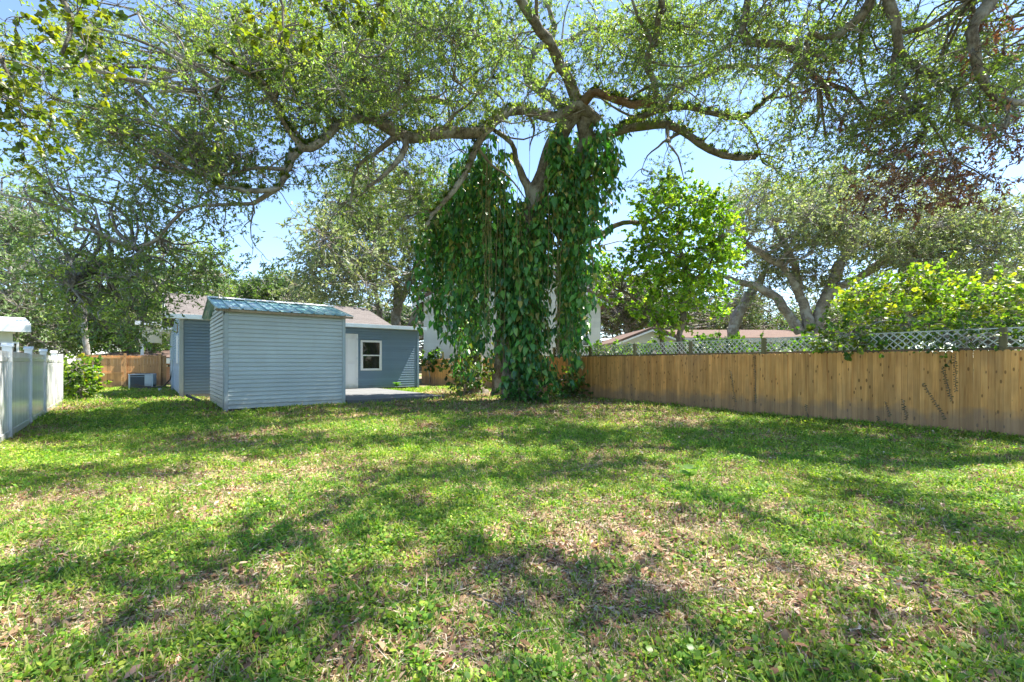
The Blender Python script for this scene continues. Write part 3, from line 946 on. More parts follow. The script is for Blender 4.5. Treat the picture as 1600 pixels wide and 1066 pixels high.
# small things in the side yard
def build_small():
    g = G(250, 613)
    c = empty("cleanout_pipe", g, 0, "small white capped drain pipe standing in the grass beside the air conditioner", "pipe")
    MB().tube([(0, 0, -.05), (0, 0, .14)], .055, 14).build("pipe", M['trim_white'], c, True)
    MB().tube([(0, 0, .141), (0, 0, .17)], .068, 14).build("cap", M['trim_white'], c)
    g = G(322, 633)
    p = empty("black_drain_pipe", g, A, "short black corrugated pipe leaning from the lattice skirt left of the shed", "pipe")
    pts = [(-.42, .55, .26), (-.2, .25, .18), (0, 0, .04)]
    path = [tuple(np.array(pts[0])*(1-t) + np.array(pts[2])*t) for t in np.linspace(0, 1, 17)]
    MB().tube(path, [.036 if i % 2 else .044 for i in range(17)], 10).build("pipe", M['black'], p)
build_small()

# ------------------------------------------------------------------ neighbouring buildings
def clapboards(parent, mat, x0, x1, z0, z1, h, y=0.0, top=None):
    me = MB().prism([(0, 0), (-.02, 0), (-.004, h-.004), (0, h)], 'x', 0, 1).mesh("siding_board", mat)
    z = z0
    while z < z1:
        a, b = (x0, x1) if top is None else top(z + h*.5)
        if b - a > .2: put("siding_board", me, parent, (a, y, z), 0, (b-a, 1, 1))
        z += h

def build_white_house():
    Z = 27.0
    L_, R_ = P(662, 567, Z)[0], P(942, 567, Z)[0]
    h = empty("white_house", (L_, Z, 0), .06, "tall white two storey house behind the vine covered oak", "house")
    W = R_ - L_; ev = H + (HY - 468)/F*Z; rg = H + (HY-398)/F*Z; D = 9
    MB().box(0, W, .0, D, 0, ev).prism([(0, ev), (W, ev), (W/2, rg-.25)], 'y', 0, D).build("wall", M['white_siding'], h)
    def top(z):
        if z < ev: return (0, W)
        k = (z-ev)/(rg-.25-ev); return (W/2*k, W-W/2*k)
    clapboards(h, M['white_siding'], 0, W, .3, rg-.4, .19, -.001, top)
    t = .16
    s = (rg-ev)/(W/2)
    for sg in (0, 1):
        xo = -.6 if sg == 0 else W+.6
        zo = ev - .6*s
        MB().prism([(xo, zo), (W/2, rg), (W/2, rg+t), (xo, zo+t)], 'y', -.5, D+.5).build("roof", M['shingle_brown'], h)
        MB().prism([(xo, zo-.04), (W/2, rg-.04), (W/2, rg-.2), (xo, zo-.2)], 'y', -.53, -.505).build("rake_board", M['trim_white'], h)
    for px, py0, py1 in ((707, 480, 520), (913, 522, 541)):
        x = P(px, 567, Z)[0] - L_
        z1 = H+(HY-py0)/F*Z; z0 = H+(HY-py1)/F*Z
        w = MB().box(x-.42, x+.42, -.07, -.022, z0, z1).build("window_frame", M['trim_white'], h)
        MB().box(x-.34, x-.02, -.085, -.0705, z0+.08, z1-.08).build("pane", M['glass'], w)
        MB().box(x+.02, x+.34, -.085, -.0705, z0+.08, z1-.08).build("pane", M['glass'], w)
    return h
build_white_house()

def gable_house(name, px0, px1, py_eave, py_ridge, Z, wallm, roofm, label, gable_front=True, rz=0.0):
    L_, R_ = P(px0, 567, Z)[0], P(px1, 567, Z)[0]
    h = empty(name, (L_, Z, 0), rz, label, "house")
    W = R_-L_; ev = H+(HY-py_eave)/F*Z; rg = H+(HY-py_ridge)/F*Z; D = 9 if gable_front else 7
    if gable_front:
        MB().box(0, W, 0, D, 0, ev).prism([(0, ev), (W, ev), (W/2, rg-.1)], 'y', 0, D).build("wall", wallm, h)
        s = (rg-ev)/(W/2)
        for sg in (0, 1):
            xo = -.5 if sg == 0 else W+.5
            MB().prism([(xo, ev-.5*s), (W/2, rg), (W/2, rg+.14), (xo, ev-.5*s+.14)], 'y', -.4, D+.4).build("roof", roofm, h)
            MB().prism([(xo, ev-.5*s-.14), (W/2, rg-.14), (W/2, rg-.02), (xo, ev-.5*s-.02)], 'y', -.43, -.405).build("rake_board", M['trim_white'], h)
        MB().box(W*.3, W*.7, -.06, -.002, 1.0, ev-.5).build("window_frame", M['trim_white'], h)
    else:
        MB().box(0, W, 0, D, 0, ev).prism([(0, ev), (D, ev), (D/2, rg-.1)], 'x', 0, W).build("wall", wallm, h)
        for sg in (0, 1):
            yo = -.5 if sg == 0 else D+.5
            s = (rg-ev)/(D/2)
            MB().prism([(yo, ev-.5*s), (D/2, rg), (D/2, rg+.14), (yo, ev-.5*s+.14)], 'x', -.5, W+.5).build("roof", roofm, h)
        MB().box(-.5, W+.5, -.55, -.51, ev-.3, ev).build("fascia", M['trim_white'], h)
        for k in (.2, .55, .8):
            w = MB().box(W*k, W*k+1.2, -.05, -.002, 1.0, min(2.1, ev-.4)).build("window_frame", M['trim_white'], h)
            MB().box(W*k+.08, W*k+1.12, -.07, -.051, 1.08, min(2.02, ev-.48)).build("pane", M['glass'], w)
    return h
gable_house("cream_house", 968, 1065, 534, 515, 30, M['cream_dim'], M['shingle_brown'], "small cream gabled house with brown roof beyond the lattice fence", True)
gable_house("ranch_house", 1075, 1390, 529, 513, 32, M['tan_wall'], M['shingle_brown'], "long low ranch house with brown roof beyond the fence at right", False)
gh = gable_house("neighbour_house", -170, 22, 508, 492, 19, M['white_siding'], M['trim_white'], "pale neighbouring house with white roof edge behind the vinyl fence", False)
_c = P(20, 567, 19); _w = (P(22, 567, 19) - P(-170, 567, 19))[0]; _a = 0.86
gh.rotation_euler = (0, 0, _a); gh.location = (_c[0] - _w*math.cos(_a), 19 - _w*math.sin(_a), 0)
gable_house("salmon_outbuilding", 146, 290, 560, 548, 26, M['pinkwall'], M['shingle_brown'], "salmon coloured outbuilding just behind the cedar gate", False)

# ------------------------------------------------------------------ main live oak
OAK_TONES = [(.14, .215, .07), (.18, .255, .08), (.125, .195, .085), (.22, .28, .08), (.19, .235, .12), (.26, .31, .08)]
GREY_TONES = [(.23, .285, .15), (.19, .25, .125), (.27, .31, .17), (.17, .23, .10), (.31, .33, .15)]
BRIGHT_TONES = [(.09, .16, .02), (.13, .20, .025), (.17, .22, .025), (.07, .13, .02), (.22, .24, .03)]
DEAD_TONES = [(.19, .095, .065), (.26, .145, .095), (.15, .075, .055), (.24, .16, .10)]

def path(rows, **kw):
    return smooth_path([(*P(a, b, z), r) for (a, b, z, r) in rows], **kw)

oak = empty("oak_tree", (*G(812, 628)[:2], 0), 0, "huge spreading live oak draped in green vines in the middle of the yard", "tree")
OO = np.array((*G(812, 628)[:2], 0))
oak_paths = []
def L(rows, name='limb', mat='bark', m=10, **kw):
    if name != 'trunk': rows = [(a, b, z, q * .82) for (a, b, z, q) in rows]
    p = path(rows, **kw)
    limb_mesh(p, m, name, M[mat], oak, OO)
    oak_paths.append(p)
    return p
# trunks (root flare at the base)
L([(812, 634, 14.2, .62), (806, 600, 14.2, .42), (800, 520, 14.2, .34), (803, 430, 14.1, .32), (826, 340, 14, .33), (846, 285, 14, .30), (868, 225, 13.8, .27), (885, 190, 13.6, .26), (905, 165, 13.4, .26)], 'trunk', 'bark', 14)
L([(745, 618, 17.5, .5), (742, 590, 17.3, .34), (738, 530, 17, .28), (728, 450, 16.5, .25), (700, 390, 16, .22), (672, 340, 15.5, .15), (655, 300, 15, .08)], 'trunk', 'bark', 12)
L([(885, 618, 17.3, .4), (882, 580, 17.1, .28), (880, 500, 16.6, .25), (888, 400, 15.6, .23), (905, 300, 14.8, .24), (915, 220, 14, .25), (910, 170, 13.5, .22)], 'trunk', 'bark', 12)
L([(775, 622, 16, .3), (779, 590, 15.8, .2), (783, 500, 15.4, .16), (790, 420, 15, .16), (800, 380, 14.5, .18)], 'trunk', 'bark', 10)
L([(834, 318, 14, .22), (814, 265, 13.9, .12), (796, 222, 13.6, .09), (772, 203, 13, .07)], 'limb')
# great left limb
L([(935, 190, 13.6, .20), (905, 168, 13.4, .22), (865, 180, 13.2, .16), (811, 169, 12.9, .15), (784, 180, 12.6, .165), (757, 198, 12.2, .18), (725, 208, 11.9, .19), (685, 213, 11.6, .185), (624, 211, 11.1, .17), (578, 187, 10.7, .145), (540, 184, 10.4, .125), (496, 218, 10.0, .115), (475, 231, 9.8, .10), (455, 264, 9.6, .085), (434, 293, 9.4, .06), (388, 297, 9.1, .055), (340, 290, 8.8, .03)])
L([(475, 231, 9.8, .085), (452, 212, 9.6, .065), (438, 190, 9.4, .06), (430, 153, 9.1, .055), (405, 124, 8.8, .045), (384, 112, 8.5, .05), (330, 83, 8.0, .03)])
L([(434, 293, 9.4, .08), (395, 318, 9.5, .05), (340, 322, 9.4, .04), (289, 330, 9.3, .04), (248, 372, 9.2, .035), (186, 397, 9, .02)], 'limb', 'bark_pale')
L([(248, 372, 9.2, .035), (215, 395, 9.1, .03), (165, 430, 8.9, .02), (110, 450, 8.8, .012)], 'limb', 'bark_pale')
L([(455, 264, 9.6, .06), (400, 262, 9.7, .04), (350, 275, 9.8, .025)])
L([(759, 201, 12.2, .13), (740, 240, 12.1, .10), (728, 275, 12, .09), (708, 302, 12, .085), (676, 335, 12.1, .07), (664, 360, 12.2, .05)])
L([(636, 214, 11.1, .11), (625, 245, 11, .085), (600, 275, 10.9, .06), (575, 292, 10.8, .04)])
L([(624, 211, 11.1, .1), (596, 230, 11, .07), (560, 260, 11.2, .05), (545, 320, 11.4, .03)])
L([(690, 206, 11.6, .08), (705, 180, 11.4, .05), (735, 160, 11.3, .035), (750, 140, 11.2, .02)])
# upper limbs
L([(905, 165, 13.4, .2), (890, 130, 12.9, .18), (862, 75, 12, .155), (835, 35, 11.4, .145), (808, -10, 10.8, .13), (770, -90, 10, .14), (720, -190, 9, .1)])
L([(890, 175, 14.4, .18), (865, 160, 14.6, .16), (825, 120, 14.8, .14), (842, 75, 15, .12), (862, 50, 15, .1), (852, 0, 15, .09), (840, -60, 15, .06)], 'limb', 'bark_pale')
L([(845, 72, 15, .11), (890, 60, 15, .10), (925, 45, 14.8, .07), (980, 50, 14.6, .05), (1010, 20, 14.2, .03)], 'limb', 'bark_pale')
L([(700, 160, 15, .12), (640, 158, 14.5, .12), (590, 162, 14, .11), (560, 172, 13.6, .08), (500, 150, 13, .05), (470, 100, 12.6, .03)], 'limb', 'bark_pale')
L([(607, 155, 14.2, .09), (595, 110, 14, .07), (575, 70, 13.8, .05), (560, 20, 13.5, .04)], 'limb', 'bark_pale')
# right limbs
L([(905, 168, 13.4, .22), (925, 150, 13, .15), (960, 157, 12.6, .13), (1000, 165, 12.2, .13), (1026, 160, 12, .12)], 'broken_limb', 'bark_orange')
L([(1026, 160, 12, .11), (1022, 125, 11.7, .1), (1012, 95, 11.4, .1), (1026, 65, 11.1, .09), (1030, 30, 10.8, .09), (1032, -20, 10.3, .08), (1020, -90, 9.8, .05)])
L([(1020, 70, 11.1, .07), (1000, 30, 10.8, .05), (985, -10, 10.5, .03)])
L([(915, 220, 14, .2), (950, 212, 13.8, .16), (985, 198, 13.6, .15), (1040, 196, 13.3, .14), (1075, 212, 13, .13), (1110, 232, 12.8, .12), (1150, 243, 12.6, .11), (1182, 245, 12.4, .09)], 'limb', 'bark_moss')
L([(950, 212, 14, .12), (1010, 178, 14, .11), (1060, 168, 14, .10), (1120, 178, 13.9, .1), (1165, 184, 13.7, .08), (1195, 160, 13.5, .05), (1240, 150, 13.3, .03)], 'limb', 'bark_moss')
L([(1000, 190, 14.6, .14), (1050, 150, 14.6, .12), (1100, 118, 14.4, .11), (1150, 105, 14.2, .08), (1200, 110, 14, .06), (1250, 140, 13.8, .04)], 'limb', 'bark_pale')
L([(1150, 180, 13.7, .05), (1180, 215, 13.5, .04), (1190, 250, 13.3, .03)])
L([(900, 380, 14.8, .14), (935, 372, 15, .12), (960, 352, 15.2, .1), (1010, 348, 15.4, .07), (1040, 330, 15.6, .04)], 'limb', 'bark_moss')
_br = np.random.default_rng(12)
for _k in range(3, len(oak_paths)):
    _p = oak_paths[_k]
    for _j in range(max(2, int(len(_p) * .09))):
        _i = int(_br.uniform(.15, .95) * (len(_p) - 1))
        _q = _p[_i]
        if _q[3] < .03: continue
        _d = unit(_br.normal(0, 1, 3) + np.array((0, .1, .75))); _l = _br.uniform(1.2, 3.4)
        _r = min(_q[3] * .45, .06)
        _c = _q[:3]; _rows = [(*_c, _r)]
        for _s in range(4):
            _d = unit(_d + _br.normal(0, .38, 3) + np.array((0, 0, -.02)))
            _c = _c + _d * _l / 4
            _rows.append((*_c, _r * (1 - .2 * (_s + 1))))
        _b = smooth_path(_rows, wob=.03, rng=_br)
        limb_mesh(_b, 7, 'limb', M['bark_pale'] if _br.random() < .6 else M['bark'], oak, OO)
        oak_paths.append(_b)
oak_pts = np.concatenate([p[::2, :3] for p in oak_paths])

oak_rng = np.random.default_rng(21)
cl = []
rg_ = lambda *a, **k: cl.extend(region(oak_rng, *a, **k))
# left crown: ceiling of foliage, thinning down to hanging boughs
rg_(250, 110, 230, 110, 8, 12, 74)
rg_(520, 70, 170, 85, 8.5, 13, 60)
rg_(230, 260, 190, 95, 8.5, 11.5, 54)
rg_(160, 370, 120, 80, 8.3, 10.5, 34, r0=.3, r1=.55)
rg_(150, 455, 110, 55, 8.3, 10.6, 40, r0=.25, r1=.45)
rg_(240, 500, 60, 30, 8.6, 9.6, 8, r0=.22, r1=.36)
rg_(330, 390, 85, 50, 9, 11, 13, r0=.25, r1=.5)
rg_(390, 215, 110, 90, 9, 12, 26, r0=.35, r1=.6)
rg_(560, 130, 120, 70, 10, 14, 22)
rg_(660, 110, 130, 110, 10, 14.5, 36)
rg_(700, 40, 140, 50, 9, 13, 22)
rg_(570, 300, 110, 70, 11, 15, 26, r0=.4, r1=.7)
rg_(640, 260, 60, 50, 11, 14, 7, r0=.3, r1=.5)
rg_(800, 150, 90, 40, 11, 13.5, 16, r0=.3, r1=.5)
rg_(760, 60, 60, 50, 12, 15, 14, r0=.3, r1=.5)
rg_(860, 60, 110, 70, 13, 17, 34, r0=.3, r1=.55)
rg_(600, 60, 200, 70, 12, 16, 30, r0=.4, r1=.65)
rg_(1000, 40, 120, 50, 13, 17, 20, r0=.35, r1=.6)
rg_(1130, 170, 130, 50, 14, 17, 22, r0=.3, r1=.55)
rg_(700, 150, 180, 50, 13, 17, 30, r0=.35, r1=.6)
rg_(480, 130, 120, 80, 12, 16, 26, r0=.4, r1=.7)
rg_(640, 300, 130, 60, 14.5, 18, 26, r0=.35, r1=.6)
rg_(1010, 130, 120, 50, 14, 17, 20, r0=.35, r1=.6)
rg_(1120, 80, 120, 60, 13, 17, 24, r0=.35, r1=.6)
rg_(960, 60, 80, 60, 11, 14, 18, r0=.4, r1=.65)
rg_(1060, 90, 90, 80, 10.5, 14, 30, r0=.4, r1=.65)
rg_(1100, 20, 90, 40, 10, 13, 14)
rg_(1150, 200, 90, 45, 11.5, 14, 14, r0=.3, r1=.5)
rg_(1000, 270, 60, 40, 13, 15.5, 6, r0=.3, r1=.5)
rg_(1200, 270, 60, 35, 11.5, 14, 9, r0=.3, r1=.5)
lf, wd = clump_foliage(oak_rng, cl, oak_pts, .078, 16, OAK_TONES, T_OAK, per=25, tw=.34, branch_r=.015)
o = np_mesh("crown", lf[0] - OO, lf[1], M['leaf'], oak, lf[2]); o['kind'] = 'stuff'
o = np_mesh("branches", wd[0] - OO, wd[1], M['bark'], oak); o['kind'] = 'stuff'
n_oak = len(lf[1])

# ferns and small leaves riding on the limbs
def riders(rng, paths, n, size, tones, spread=.12):
    pts = np.concatenate(paths)
    i = rng.integers(0, len(pts), n)
    base = pts[i, :3] + rng.normal(0, .12, (n, 3)) * 1.0
    base[:, 2] = pts[i, 2] + pts[i, 3] * rng.uniform(.4, 1.15, n)
    base[:, :2] = pts[i, :2] + rng.normal(0, 1, (n, 2)) * pts[i, 3:4] * .6
    d = rng.normal(0, .6, (n, 3)); d[:, 2] += .7
    V, T, k = scatter(T_OAK, base, d, rng.normal(0, 1, (n, 3)), size * rng.uniform(.6, 1.5, n))
    return V, T, np.repeat(palette(n, tones, rng), k, 0)
rv = riders(np.random.default_rng(5), [oak_paths[i] for i in (5, 6, 10, 14, 15, 18, 19, 22, 23)], 15000, .09, [(.06, .11, .02), (.10, .15, .025), (.16, .18, .03), (.04, .07, .02)])
o = np_mesh("limb_ferns", rv[0] - OO, rv[1], M['leaf_bright'], oak, rv[2]); o['kind'] = 'stuff'

# ------------------------------------------------------------------ hanging vines on the oak
def build_vines():
    rng = np.random.default_rng(8)
    tones = [(.07, .21, .05), (.10, .27, .06), (.15, .33, .065), (.045, .15, .05), (.20, .36, .075), (.06, .17, .05), (.05, .16, .045), (.28, .26, .07)]
    # strands: columns px range, top and bottom pixel rows, depth, number
    groups = [
        ((652, 676), (300, 345), (400, 600), (14.6, 15.6), 9, "thin leafy vine strings at the far left of the curtain before the white house"),
        ((676, 700), (290, 330), (450, 600), (14.4, 15.8), 15, "ragged vine strings second from the left on the oak"),
        ((698, 745), (238, 300), (500, 612), (13.6, 17.0), 50, "broad vine curtain covering the left trunk of the oak"),
        ((740, 776), (205, 290), (400, 580), (13.2, 15.5), 38, "light green vine curtain just left of the dark middle trunk"),
        ((774, 800), (225, 330), (440, 560), (13.4, 14.8), 14, "thin vines before the dark gap between left and middle trunks"),
        ((800, 848), (305, 400), (570, 634), (13.2, 14.3), 74, "dense vine column wrapping the middle trunk down to the ground"),
        ((778, 812), (290, 370), (400, 590), (13.4, 14.6), 32, "vines spilling out of the oak's fork over the middle trunk"),
        ((838, 854), (290, 350), (380, 480), (13.2, 14.2), 18, "vines on the upper right side of the middle trunk"),
        ((856, 888), (190, 250), (280, 420), (12.9, 13.5), 22, "short vines clinging to the bare stretch of trunk under the crown fork"),
        ((856, 868), (280, 330), (370, 420), (13.3, 14.3), 6, "short vine tuft between the middle and right vine columns"),
        ((878, 903), (195, 290), (520, 618), (13.2, 15.8), 40, "vine column hanging down the right trunk of the oak"),
        ((903, 932), (195, 250), (330, 520), (13.0, 14.6), 24, "vine fringe hanging just right of the right trunk"),
        ((930, 964), (180, 235), (262, 400), (12.8, 14.4), 20, "short vine fringe farthest right under the mossy limb"),
    ]
    for (xr, tr, br, zr, n, label) in groups:
        mid = P(sum(xr)/2, 567, sum(zr)/2); org = np.array((mid[0], mid[1], 0))
        v = empty("hanging_vine", org, 0, label, "vine", "vines hanging on the big oak")
        stems, LP, LD, LN, LS = [], [], [], [], []
        for i in range(n):
            z = rng.uniform(*zr)
            px = rng.normal(sum(xr)/2, (xr[1]-xr[0])*.30); top = P(px, rng.uniform(*tr), z); bot = P(px + rng.normal(0, 7), rng.uniform(*br), z)
            if rng.random() < .42: bot[2] = top[2] - (top[2]-bot[2]) * rng.uniform(.35, .9)
            bot[2] = max(bot[2], .08)
            K = 9; ts = np.linspace(0, 1, K)
            wob = rng.normal(0, .07, (K, 3)); wob[:, 2] = 0
            pts = top[None]*(1-ts)[:, None] + bot[None]*ts[:, None] + wob
            stems.append(pts)
            Ln = top[2]-bot[2]
            m = int(Ln / .068)
            nc = max(3, int(Ln/.35)); cc = rng.uniform(0, 1, nc)
            t = np.where(rng.random(m) < .35, rng.uniform(0, 1, m), np.clip(rng.choice(cc, m) + rng.normal(0, .12/max(Ln, .5), m), 0, 1))
            xi = t*(K-1); i0 = np.minimum(xi.astype(int), K-2); fr = (xi-i0)[:, None]
            pp = pts[i0]*(1-fr)+pts[i0+1]*fr
            side = rng.normal(0, 1, (m, 3)); side[:, 2] = 0; side = unit(side)
            LP.append(pp + side*(rng.uniform(.02, .20, (m, 1))))
            d = side*rng.uniform(.1, 1.3, (m, 1)); d[:, 2] = -1; LD.append(d)
            nrm = side + rng.normal(0, .6, (m, 3)); nrm[:, 1] -= .2; nrm[:, 2] += .7; LN.append(nrm)
            LS.append(rng.uniform(.11, .255, m) * (1 if rng.random() < .8 else 1.2))
        S = np.array(stems)
        sv, st = tubes(S - org, np.full(S.shape[:2], .006), 4)
        o = np_mesh("stems", sv, st, M['root'], v); o['kind'] = 'stuff'
        LP = np.concatenate(LP); LD = np.concatenate(LD); LN = np.concatenate(LN); LS = np.concatenate(LS)
        # the nearest big leaves are leaves of their own
        order = np.argsort(LP[:, 1] - LS*6)
        big = order[:30]; rest = order[30:]
        V, T, k = scatter(T_HEART, LP[rest]-org, LD[rest], LN[rest], LS[rest])
        c = palette(len(rest), tones, rng, .2)
        o = np_mesh("foliage", V, T, M['leaf_vine'], v, np.repeat(c, k, 0)); o['kind'] = 'stuff'
        tv, tf = T_HEART
        shades = [np_mesh("leaf", tv, tf, M['leaf_vine'], None, np.repeat(np.array([t]), len(tv), 0)) for t in tones[:4]]
        mesh_set = [s.data for s in shades]
        for s in shades: bpy.data.objects.remove(s)
        Db = unit(LD[big]); Wb = unit(np.cross(LN[big], Db)); Nb = np.cross(Db, Wb)
        for j, bi in enumerate(big):
            ob = bpy.data.objects.new("leaf", mesh_set[j % 4]); COL.objects.link(ob); ob.parent = v
            sc_ = LS[bi]*1.05
            mt = Matrix([[Db[j][r]*sc_, Wb[j][r]*sc_, Nb[j][r]*sc_, (LP[bi]-org)[r]] for r in range(3)] + [[0, 0, 0, 1]])
            ob.matrix_local = mt
    # bare aerial roots
    rts = empty("aerial_roots", P(850, 567, 13.6)*np.array((1, 1, 0)), 0, "pale thin aerial roots dangling straight down in front of the oak's fork", "vine")
    org = np.array(rts.location)
    S = []
    for i in range(22):
        px = rng.choice([rng.uniform(748, 768), rng.uniform(862, 882), rng.uniform(770, 890)])
        z = rng.uniform(12.9, 13.5)
        t = P(px, rng.uniform(185, 260), z); b = P(px+rng.normal(0, 3), rng.uniform(330, 600), z)
        ts = np.linspace(0, 1, 8)
        w = rng.normal(0, .025, (8, 3)); w[:, 2] = 0
        S.append(t[None]*(1-ts)[:, None]+b[None]*ts[:, None]+w)
    S = np.array(S) - org
    sv, st = tubes(S, np.full(S.shape[:2], .007), 4)
    np_mesh("root_strands", sv, st, M['root'], rts)['kind'] = 'stuff'
build_vines()

# ------------------------------------------------------------------ other trees
def tree(name, base, label, paths_px, clumps, leaf, nl, tones, barkm='bark', leafm='leaf', tpl=T_OAK, per=26, tw=.3, droop=.25, seed=1, branch_r=.02, group=None, cat="tree", wob=.05, extra=None):
    rng = np.random.default_rng(seed)
    org = np.array((base[0], base[1], 0.0))
    t = empty(name, org, 0, label, cat, group)
    pts = []
    for k, rows in enumerate(paths_px):
        p = smooth_path([(*P(a, b, z), r) for (a, b, z, r) in rows], wob=wob, rng=rng) if not isinstance(rows, np.ndarray) else rows
        limb_mesh(p, 9, 'trunk' if k == 0 else 'limb', M[barkm], t, org)
        pts.append(p[::2, :3])
    pts = np.concatenate(pts) if pts else None
    cl = clumps(rng) if callable(clumps) else clumps
    lf, wd = clump_foliage(rng, cl, pts, leaf, nl, tones, tpl, per, tw, droop, branch_r)
    np_mesh("crown", lf[0]-org, lf[1], M[leafm], t, lf[2])['kind'] = 'stuff'
    np_mesh("branches", wd[0]-org, wd[1], M[barkm], t)['kind'] = 'stuff'
    if extra: extra(rng, t, org, pts)
    return t, len(lf[1])

# oak standing beyond the right fence: its boughs cross the upper right of the picture
def dead_part(rng, t, org, pts):
    cl = region(rng, 1430, 285, 120, 40, 6.8, 9, 26, .25, .42) + region(rng, 1310, 150, 50, 50, 7.5, 9.5, 6, .2, .3) + region(rng, 1550, 50, 50, 50, 6.5, 8, 6, .2, .3) + region(rng, 1560, 230, 50, 40, 6.8, 8, 7, .2, .34)
    lf, wd = clump_foliage(rng, cl, pts, .075, 12, DEAD_TONES, T_OAK, 34, .26, .5, .010)
    o = np_mesh("dead_leaves", lf[0]-org, lf[1], M['leaf_dead'], t, lf[2]); o['kind'] = 'stuff'; o['label'] = 'hanging clusters of dead brown leaves'
    np_mesh("dead_twigs", wd[0]-org, wd[1], M['bark'], t)['kind'] = 'stuff'
def right_clumps(rng):
    c = []
    c += region(rng, 1240, 60, 110, 70, 8, 11, 34, .35, .6) + region(rng, 1350, 190, 170, 60, 10, 13, 34, .35, .6) + region(rng, 1330, 60, 200, 60, 10, 13, 36, .35, .6) + region(rng, 1530, 120, 90, 90, 9, 12, 22, .35, .6)
    c += region(rng, 1380, 110, 130, 90, 7.5, 10.5, 40, .35, .6)
    c += region(rng, 1540, 90, 90, 90, 7, 9.5, 28, .3, .55)
    c += region(rng, 1450, 200, 130, 50, 7.5, 9.5, 20, .3, .5)
    c += region(rng, 1300, 230, 90, 50, 8, 10, 14, .25, .45)
    c += region(rng, 1580, 190, 40, 50, 7, 8.5, 6, .25, .45)
    return c
tree("oak_tree", (14, 9), "oak beyond the right fence whose boughs cross overhead with clusters of dead brown leaves",
     [[(2050, 650, 9, .45), (2020, 400, 9, .36), (1900, 150, 8.6, .28), (1760, -60, 8, .2), (1640, -160, 7.6, .16), (1540, -60, 7.4, .14)],
      [(1640, -160, 7.6, .14), (1560, -60, 7.4, .13), (1543, 5, 7.3, .095), (1512, 55, 7.3, .08), (1523, 105, 7.4, .06), (1555, 145, 7.5, .05), (1600, 160, 7.6, .06)],
      [(1600, -170, 7.8, .13), (1450, -120, 8, .115), (1380, -20, 8.2, .10), (1392, 40, 8.3, .08), (1402, 75, 8.3, .075), (1440, 100, 8.3, .065), (1490, 140, 8.2, .055), (1503, 180, 8.2, .04), (1530, 205, 8.1, .035), (1580, 195, 8, .02)],
      [(1450, -120, 8, .09), (1380, -30, 8.3, .085), (1330, 45, 8.6, .075), (1300, 58, 8.7, .06), (1272, 52, 8.8, .04)],
      [(1380, -60, 8.6, .08), (1200, -90, 8.9, .08), (1168, 5, 9.1, .07), (1178, 65, 9.2, .07), (1240, 75, 9.2, .06), (1265, 105, 9.2, .05), (1300, 135, 9.1, .03)],
      [(1400, 75, 8.3, .05), (1398, 120, 8.3, .045), (1425, 165, 8.3, .035), (1450, 205, 8.3, .02)],
      [(1402, 50, 8.3, .05), (1440, 45, 8.2, .04), (1480, 25, 8.1, .03), (1520, -5, 8, .02)],
      [(1265, 52, 8.8, .035), (1262, 80, 8.8, .03), (1320, 100, 8.8, .02)],
      [(1440, 165, 8.3, .02), (1470, 215, 8.3, .016), (1490, 250, 8.2, .012)]],
     right_clumps, .07, 12, OAK_TONES + [(.11, .15, .03)], 'bark', 'leaf', T_OAK, 30, .3, .25, 31, .014, extra=dead_part)

# near tree at the left whose leafy ends enter the upper left corner
def near_left(rng):
    c = region(rng, 60, 90, 110, 110, 4.6, 6.2, 22, .2, .36) + region(rng, 20, 190, 60, 60, 4.8, 6, 7, .16, .3)
    c += region(rng, 420, 60, 70, 55, 5.6, 6.6, 10, .16, .3) + region(rng, 540, 15, 90, 25, 5.6, 6.8, 8, .16, .3)
    return c
tree("overhanging_tree", (-9, 2.5), "near tree at left with large yellow-green leaves entering the upper left corner",
     [[(-2200, 1100, 2.6, .3), (-1500, 300, 3.2, .2), (-700, -300, 4.2, .12), (-200, -160, 5.0, .08), (60, -30, 5.4, .04), (110, 20, 5.5, .03), (95, 80, 5.5, .015)],
      [(-200, -160, 5.0, .07), (150, -150, 5.6, .05), (380, -80, 6.0, .03), (440, 10, 6.1, .018), (430, 70, 6.1, .01)],
      [(-300, -180, 4.9, .05), (-60, 10, 5.2, .03), (15, 120, 5.4, .015), (25, 180, 5.4, .008)]],
     near_left, .075, 9, [(.10, .15, .02), (.15, .19, .02), (.07, .11, .02), (.2, .22, .025)], 'bark', 'leaf_bright', T_ROUND, 30, .22, .35, 41, .008)

# bright green tree just behind the fence, right of the oak
tree("maple_tree", P(1062, 567, 15.5), "bright green small leafy tree behind the lattice fence right of the big oak",
     [[(1065, 640, 15.5, .13), (1064, 530, 15.5, .11), (1072, 450, 15.5, .09), (1065, 380, 15.5, .06), (1060, 310, 15.5, .03)],
      [(1042, 640, 15.6, .09), (1030, 510, 15.6, .07), (1000, 475, 15.7, .05), (960, 445, 15.8, .03)],
      [(1070, 450, 15.5, .05), (1110, 410, 15.3, .035), (1130, 370, 15.2, .02)]],
     lambda r: region(r, 1065, 375, 80, 92, 14.3, 16.8, 62, .4, .65) + region(r, 975, 430, 55, 45, 15, 16.5, 16, .3, .5) + region(r, 1070, 475, 65, 40, 14.6, 16.2, 20, .3, .5) + region(r, 1095, 310, 45, 20, 14.6, 16, 6, .3, .5),
     .105, 14, [(.17, .31, .04), (.24, .38, .05), (.30, .41, .06), (.13, .26, .04)], 'bark', 'leaf_bright', T_ROUND, 22, .3, .2, 51, .02)

